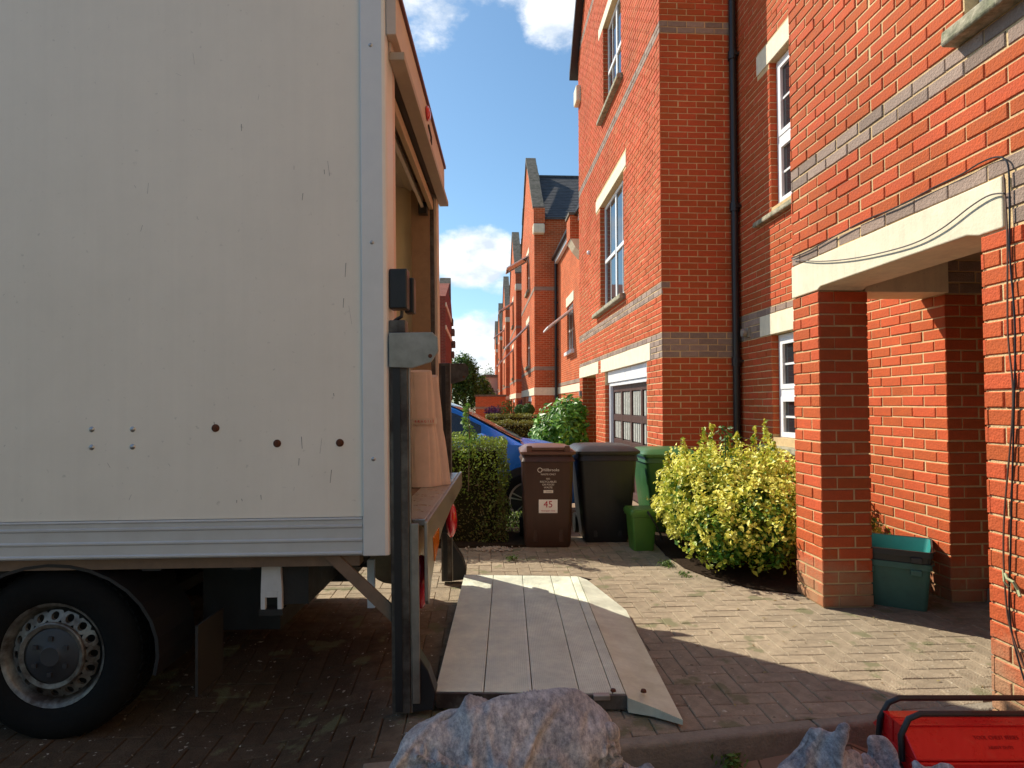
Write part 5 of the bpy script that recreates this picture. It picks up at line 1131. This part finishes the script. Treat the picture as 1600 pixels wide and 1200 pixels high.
def topiary(x, y, z, r, label):
    t = thing('topiary_tree', (x, y, -.1), label, 'topiary', 'round lollipop bushes by the second gabled house'); P, D, q = blob_pts([(x, y, z, r, r, r)], 1800, .85, .03, 3, 0.)
    leaves('foliage', P, D, .05, leaf_mat('topiary_leaf', [(0, (.03, .08, .01)), (1, (.10, .22, .03))]), t, .5, .5); MB().ball((x, y, z), r*.86, 16).obj('crown_core', mat('hedge_core', (.02, .02, .01)), t); MB().tube([(x, y, -.1), (x, y, z)], .025, 6).obj('stem', m_bark, t)
topiary(1.66, 21.2, 1.10, .22, 'right hand round lollipop bush, nearer the garage door'); topiary(1.42, 22.0, 1.10, .19, 'left hand round lollipop bush, smaller and partly hidden')
def flowers():
    for (x, y, z, rx, rz, cols, lab, nm) in ((1.35, 30, .75, .45, .95, [(0, (.08, .20, .03)), (1, (.35, .48, .10))], 'light green climbing shrub in front of the third gabled house', 'garden_shrub'),
                                       (1.75, 26.5, .75, .36, .5, [(0, (.16, .04, .02)), (1, (.30, .12, .04))], 'rust red leaved shrub beside the light green one', 'garden_shrub'),
                                       (.75, 33, .9, .45, .3, [(0, (.12, .05, .16)), (1, (.38, .22, .5))], 'purple flowering plant in front of the low garage block', 'flowering_plant'),
                                       (2.2, 31.5, 1.1, .3, .5, [(0, (.15, .04, .05)), (1, (.35, .15, .18))], 'dusky pink flowering shrub near the front door in the distance', 'flowering_plant')):
        t = thing(nm, (x, y, -.1), lab, 'shrub'); P, D, r = blob_pts([(x, y, z, rx, .4, rz), (x+rx*.3, y, z-.3, rx, .4, rz*.8)], 1600, .4, .25, 3, 1.); leaves('foliage', P, D, .09, leaf_mat(nm+'_leaf', cols), t, .5, .8)
        MB().tube([(x, y, -.1), (x, y, z)], .03, 5).obj('stem', m_bark, t)
flowers()
def tree(x, y, h, r, n, size, label, cols, nm='broadleaf_tree'):
    t = thing(nm, (x, y, -.3), label, 'tree', 'trees at the end of the street'); bl = []
    for k in range(9): a = random.uniform(0, 6.28); q = random.uniform(0, .6)*r; bl.append((x+q*cos(a), y+q*sin(a), h*random.uniform(.35, .80), r*random.uniform(.45, .7), r*random.uniform(.45, .7), h*random.uniform(.16, .24)))
    bl.append((x, y, h*.72, r*.55, r*.55, h*.26)); bl.append((x, y, h*.4, r, r, h*.35))
    P, D, q = blob_pts(bl, n, .6, .3, 3, x); tone = np.clip(rng.normal(.45, .25, n)+.3*D[:, 2], 0, 1); leaves('crown', P, D+np.array([0, 0, .4]), size, leaf_mat(nm+'_leaf', cols), t, .6, .7, tone)
    s = MB(); s.tube([(x, y, -.3), (x+.1, y, h*.3), (x, y, h*.6)], [r*.09, r*.07, r*.03], 8)
    for k in range(5): a = k*1.3; s.tube([(x, y, h*.3), (x+r*.5*cos(a), y+r*.5*sin(a), h*.6)], [r*.04, r*.015], 5)
    s.obj('trunk', m_bark, t)
gr = [(0, (.02, .055, .008)), (.5, (.05, .13, .015)), (1, (.12, .24, .03))]
tree(-1.4, 58, 6.2, 2.0, 9000, .22, 'dark green round crowned tree behind the open truck', gr); tree(.2, 64, 4.4, 1.4, 4000, .22, 'lower dark tree beside the pink balcony building', gr)
tree(-4.6, 56, 6.0, 2.6, 5000, .3, 'broad dark tree hidden mostly behind the truck body', gr); tree(1.6, 95, 7.5, 1.4, 2500, .18, 'thin pale far tree above the balcony building roof', [(0, (.08, .12, .04)), (1, (.2, .26, .1))], 'sparse_tree')
for k, (x, y, h, r) in enumerate(((-22, 70, 9, 6), (-34, 80, 11, 7), (-14, 90, 9, 5))): tree(x, y, h, r, 4000, .45, ['wide tree far off to the left of the street', 'tallest tree far off at the left', 'tree far off left of the brick houses'][k], gr)
def sky_blocking_trees():  # unseen trees added to cut the sky light from behind
    for k, (x, y, h, r) in enumerate(((-11, -9, 7, 3.0), (-3.5, -13, 8, 3.2), (4.0, -15, 8, 3.2), (-13, -3, 6, 2.6))):
        tree(x, y, h, r, 9000, .3, ['large leafy street tree behind the viewpoint, second from the left', 'tallest leafy street tree behind the viewpoint', 'leafy street tree behind the viewpoint nearest the brick house', 'leafy street tree at the far left, beside the truck cab'][k], gr)
sky_blocking_trees()
def debris():
    n = 260; x = rng.uniform(-.3, 3.0, n); y = rng.uniform(2.6, 6.1, n); z = np.array([hgt(a, b) for a, b in zip(x, y)])
    P = np.stack([x, y, z+.004], 1); D = np.tile(np.array([0, 0, 3.]), (n, 1)); ok = ~((x < 1.0) & (y < 4.7))
    tagp(leaves('leaf_litter', P[ok], D[ok], .016, leaf_mat('litter', [(0, (.10, .06, .02)), (.6, (.30, .20, .07)), (1, (.40, .36, .12))]), None, .5, .5), 'scattered bits of dry leaf and grit on the paving', 'leaf litter', kind='stuff')
debris()
def weeds():
    mg = leaf_mat('grass_leaf', [(0, (.06, .13, .02)), (1, (.20, .30, .05))])
    for k, (x, y, n, r, h, lab) in enumerate(((.27, 5.25, 90, .06, .035, 'small green weed on the paving left of the brown bin'), (1.50, 4.98, 110, .07, .04, 'green weed tuft on the paving left of the yellow shrub'), (1.55, 4.70, 60, .06, .02, 'flat weed on the paving, nearest the shrub bed corner'),
                                       (.98, 2.42, 120, .05, .06, 'grass tuft growing along the kerb near the lift tip'), (-.37, 2.12, 60, .04, .03, 'tiny green weed on the dark paving by the lift column'))):
        z = hgt(x, y); P = np.stack([x+rng.normal(0, r*.5, n), y+rng.normal(0, r*.5, n), z+.004+rng.random(n)*h], 1); tagp(leaves('weed', P, rng.normal(0, 1, (n, 3))+np.array([0, 0, .6]), .024, mg, None, .35, .3), lab, 'weed'); 
        o = bpy.data.objects[-1] if False else None
    for o in list(C.objects):
        if o.name.startswith('weed'): 
            if 'kind' in o: del o['kind']
    n = 900; P = np.stack([.45+rng.random(n)*.55-.18, 6.25+rng.random(n)*.5, .02+rng.random(n)*.16], 1); tagp(leaves('weed', P, rng.normal(0, 1, (n, 3))+np.array([0, 0, .6]), .03, leaf_mat('daisy', [(0, (.10, .2, .03)), (.8, (.3, .42, .08)), (1, (.7, .7, .5))]), None, .35, .3), 'patch of low light green weeds behind the brown bin', 'weeds', kind='stuff')
    s = MB()
    for k in range(160): x, y = .12+random.gauss(0, .1), 5.65+random.gauss(0, .05); s.ball((x, y, .008), random.uniform(.006, .016), 5)
    tagp(s.obj('gravel', mat('chip_stone', (.4, .33, .25), .9)), 'loose gravel chips at the foot of the clipped hedge', 'gravel', kind='stuff')
weeds()

# ================================================================ BLUE CAR
def car():
    K = thing('parked_car', (-.6, 8.1, -.12), 'bright blue hatchback parked behind the hedge and the bins', 'car', rot=(0, 0, 0))
    m_blue = mat('blue_car_paint', (.008, .15, .60), .32, var=.03, nscale=3, coat=.3); 
    # origin x: world -.6 ; side plane world y=7.2 -> local -.9 ; front wheel world .552 -> local 1.152
    st = [(-2.45, .55, .78, .80), (-2.40, .50, .95, .98), (-2.0, .35, 1.00, 1.30), (-1.5, .28, .99, 1.47), (-.9, .25, .98, 1.53), (-.3, .25, .975, 1.525), (.10, .25, .97, 1.46), (.33, .25, .965, 1.38), (.60, .25, .955, 1.24), (.90, .25, .95, 1.08), (1.13, .25, .945, .96), (1.45, .25, .90, .92), (1.8, .27, .80, .83), (2.05, .32, .68, .70), (2.15, .42, .55, .56)]
    def sec(x, zb, zw, zr):
        tw_ = .90-.10*max(0, (abs(x)-1.6)); k = min(1, max(0, (zr-zw)/.45)); wr = tw_*(1-.06)-.24*k
        pts = [(-tw_*.92, zb), (-tw_, zb+.12), (-tw_*1.01, (zb+zw)/2), (-tw_*.975, zw), (-wr, zr-.03), (-wr*.8, zr), (0, zr+.025)]
        return [(x, y, z) for y, z in pts]+[(x, -y, z) for y, z in pts[-2::-1]]
    b = MB(); b.loft([sec(*s) for s in st]); body = b.obj('body', m_blue, K, smooth=True)
    # glass: side windows and windscreen set just proud of the body
    def side(x, t):   # t 0..1 between belt and roof edge
        for a, c in zip(st[:-1], st[1:]):
            if a[0] <= x <= c[0]:
                f = (x-a[0])/(c[0]-a[0]); s = [a[i]+(c[i]-a[i])*f for i in range(4)]; q = sec(*s); p0, p1 = Vector(q[3]), Vector(q[4]); return p0.lerp(p1, t)
    for sgn in (1, -1):
        for xs in (np.linspace(-1.9, -.62, 8), np.linspace(-.54, .62, 9)):
            g = MB(); top = lambda x: .90 if x < .1 else .86; ring = []
            lo = [side(x, .08)+Vector((0, -.008, 0)) for x in xs]; hi = [side(x, .88)+Vector((0, -.008, 0)) for x in xs]
            if sgn < 0: lo = [Vector((p.x, -p.y, p.z)) for p in lo]; hi = [Vector((p.x, -p.y, p.z)) for p in hi]
            n = len(xs); g.add(lo+hi, [(i, i+1, n+i+1, n+i) for i in range(n-1)]); g.obj('side_window', m_glass, K, fix=False)
        mb = MB(); mb.ball((.62, sgn*-1.03, 1.02), .10, 16, (.8, 1.15, .72)); mb.obj('door_mirror', m_blue, K, smooth=True); MB().box(.60, .70, sgn*-.98-.03, sgn*-.90+.03, .95, .98).obj('mirror_arm', m_black, K)
        MB().box(-.35, -.15, sgn*-.925-.01, sgn*-.925+.01, .86, .89).obj('door_handle', m_blue, K)
        d = MB()
        for x in (.78, -.58): d.box(x-.004, x+.004, sgn*-.915-.004, sgn*-.915+.004, .35, .94)
        d.obj('door_seam', m_black, K)
    ws = MB(); xs = np.linspace(.14, 1.10, 10); L_, R_ = [], []
    for x in xs:
        for a, c in zip(st[:-1], st[1:]):
            if a[0] <= x <= c[0]: f = (x-a[0])/(c[0]-a[0]); q = sec(*[a[i]+(c[i]-a[i])*f for i in range(4)])
        L_.append([Vector(q[4])+Vector((.0, .05, .03)), Vector(q[5])+Vector((.0, 0, .016)), Vector(q[6])+Vector((0, 0, .014)), Vector(q[7])+Vector((0, 0, .016)), Vector(q[8])+Vector((0, -.05, .03))])
    ws.loft(L_, closed=False, caps=False); ws.obj('windscreen', m_glass, K, smooth=True)
    w = MB(); w.tube([(1.12, -.5, 1.0), (.85, -.2, 1.13)], .008, 5); w.tube([(1.12, .2, 1.0), (.85, .45, 1.13)], .008, 5); w.obj('wiper', m_black, K)
    for x in (1.152, -1.45):
        for s in (-1, 1):
            q = bpy.data.objects.new('wheel', None); q.location = (x, s*.80, .315); q.parent = K; C.objects.link(q)
            if s > 0: q.rotation_euler = (0, 0, pi)
            MB().lathe([(0, -.125), (.37, -.125), (.375, -.10), (.375, .1)], (0, 0, .02), 'y', 36).obj('wheel_arch', m_black, q)
            MB().lathe([(.215, -.135), (.25, -.145), (.305, -.14), (.318, -.11), (.318, .06), (.2, .07)], (0, 0, 0), 'y', 36).obj('tyre', m_rubber, q, smooth=True)
            MB().lathe([(0, -.10), (.21, -.10)], (0, 0, 0), 'y', 24).obj('brake_disc', m_under, q)
            r = MB(); r.lathe([(.195, -.13), (.218, -.14), (.218, -.10), (.195, -.10)], (0, 0, 0), 'y', 36); r.lathe([(0, -.14), (.045, -.138), (.05, -.12)], (0, 0, 0), 'y', 16)
            for k in range(5):
                for e in (-.10, .10):
                    a = 2*pi*k/5+.3; r.prism([(.03*cos(a+e*3), .03*sin(a+e*3)), (.2*cos(a+e*1.9), .2*sin(a+e*1.9)), (.2*cos(a+e*1.1), .2*sin(a+e*1.1)), (.03*cos(a+e), .03*sin(a+e))], 'y', -.138, -.118)
            r.obj('rim', mat('alloy', (.5, .5, .5), .35, metal=.8), q)
    for s in (-1, 1): MB().ball((2.02, s*.66, .70), .14, 12, (.9, .9, .5)).obj('headlight', m_obsc, K, smooth=True)
    MB().box(2.08, 2.17, -.6, .6, .32, .45).obj('grille', m_black, K, bevel=.02)
car()
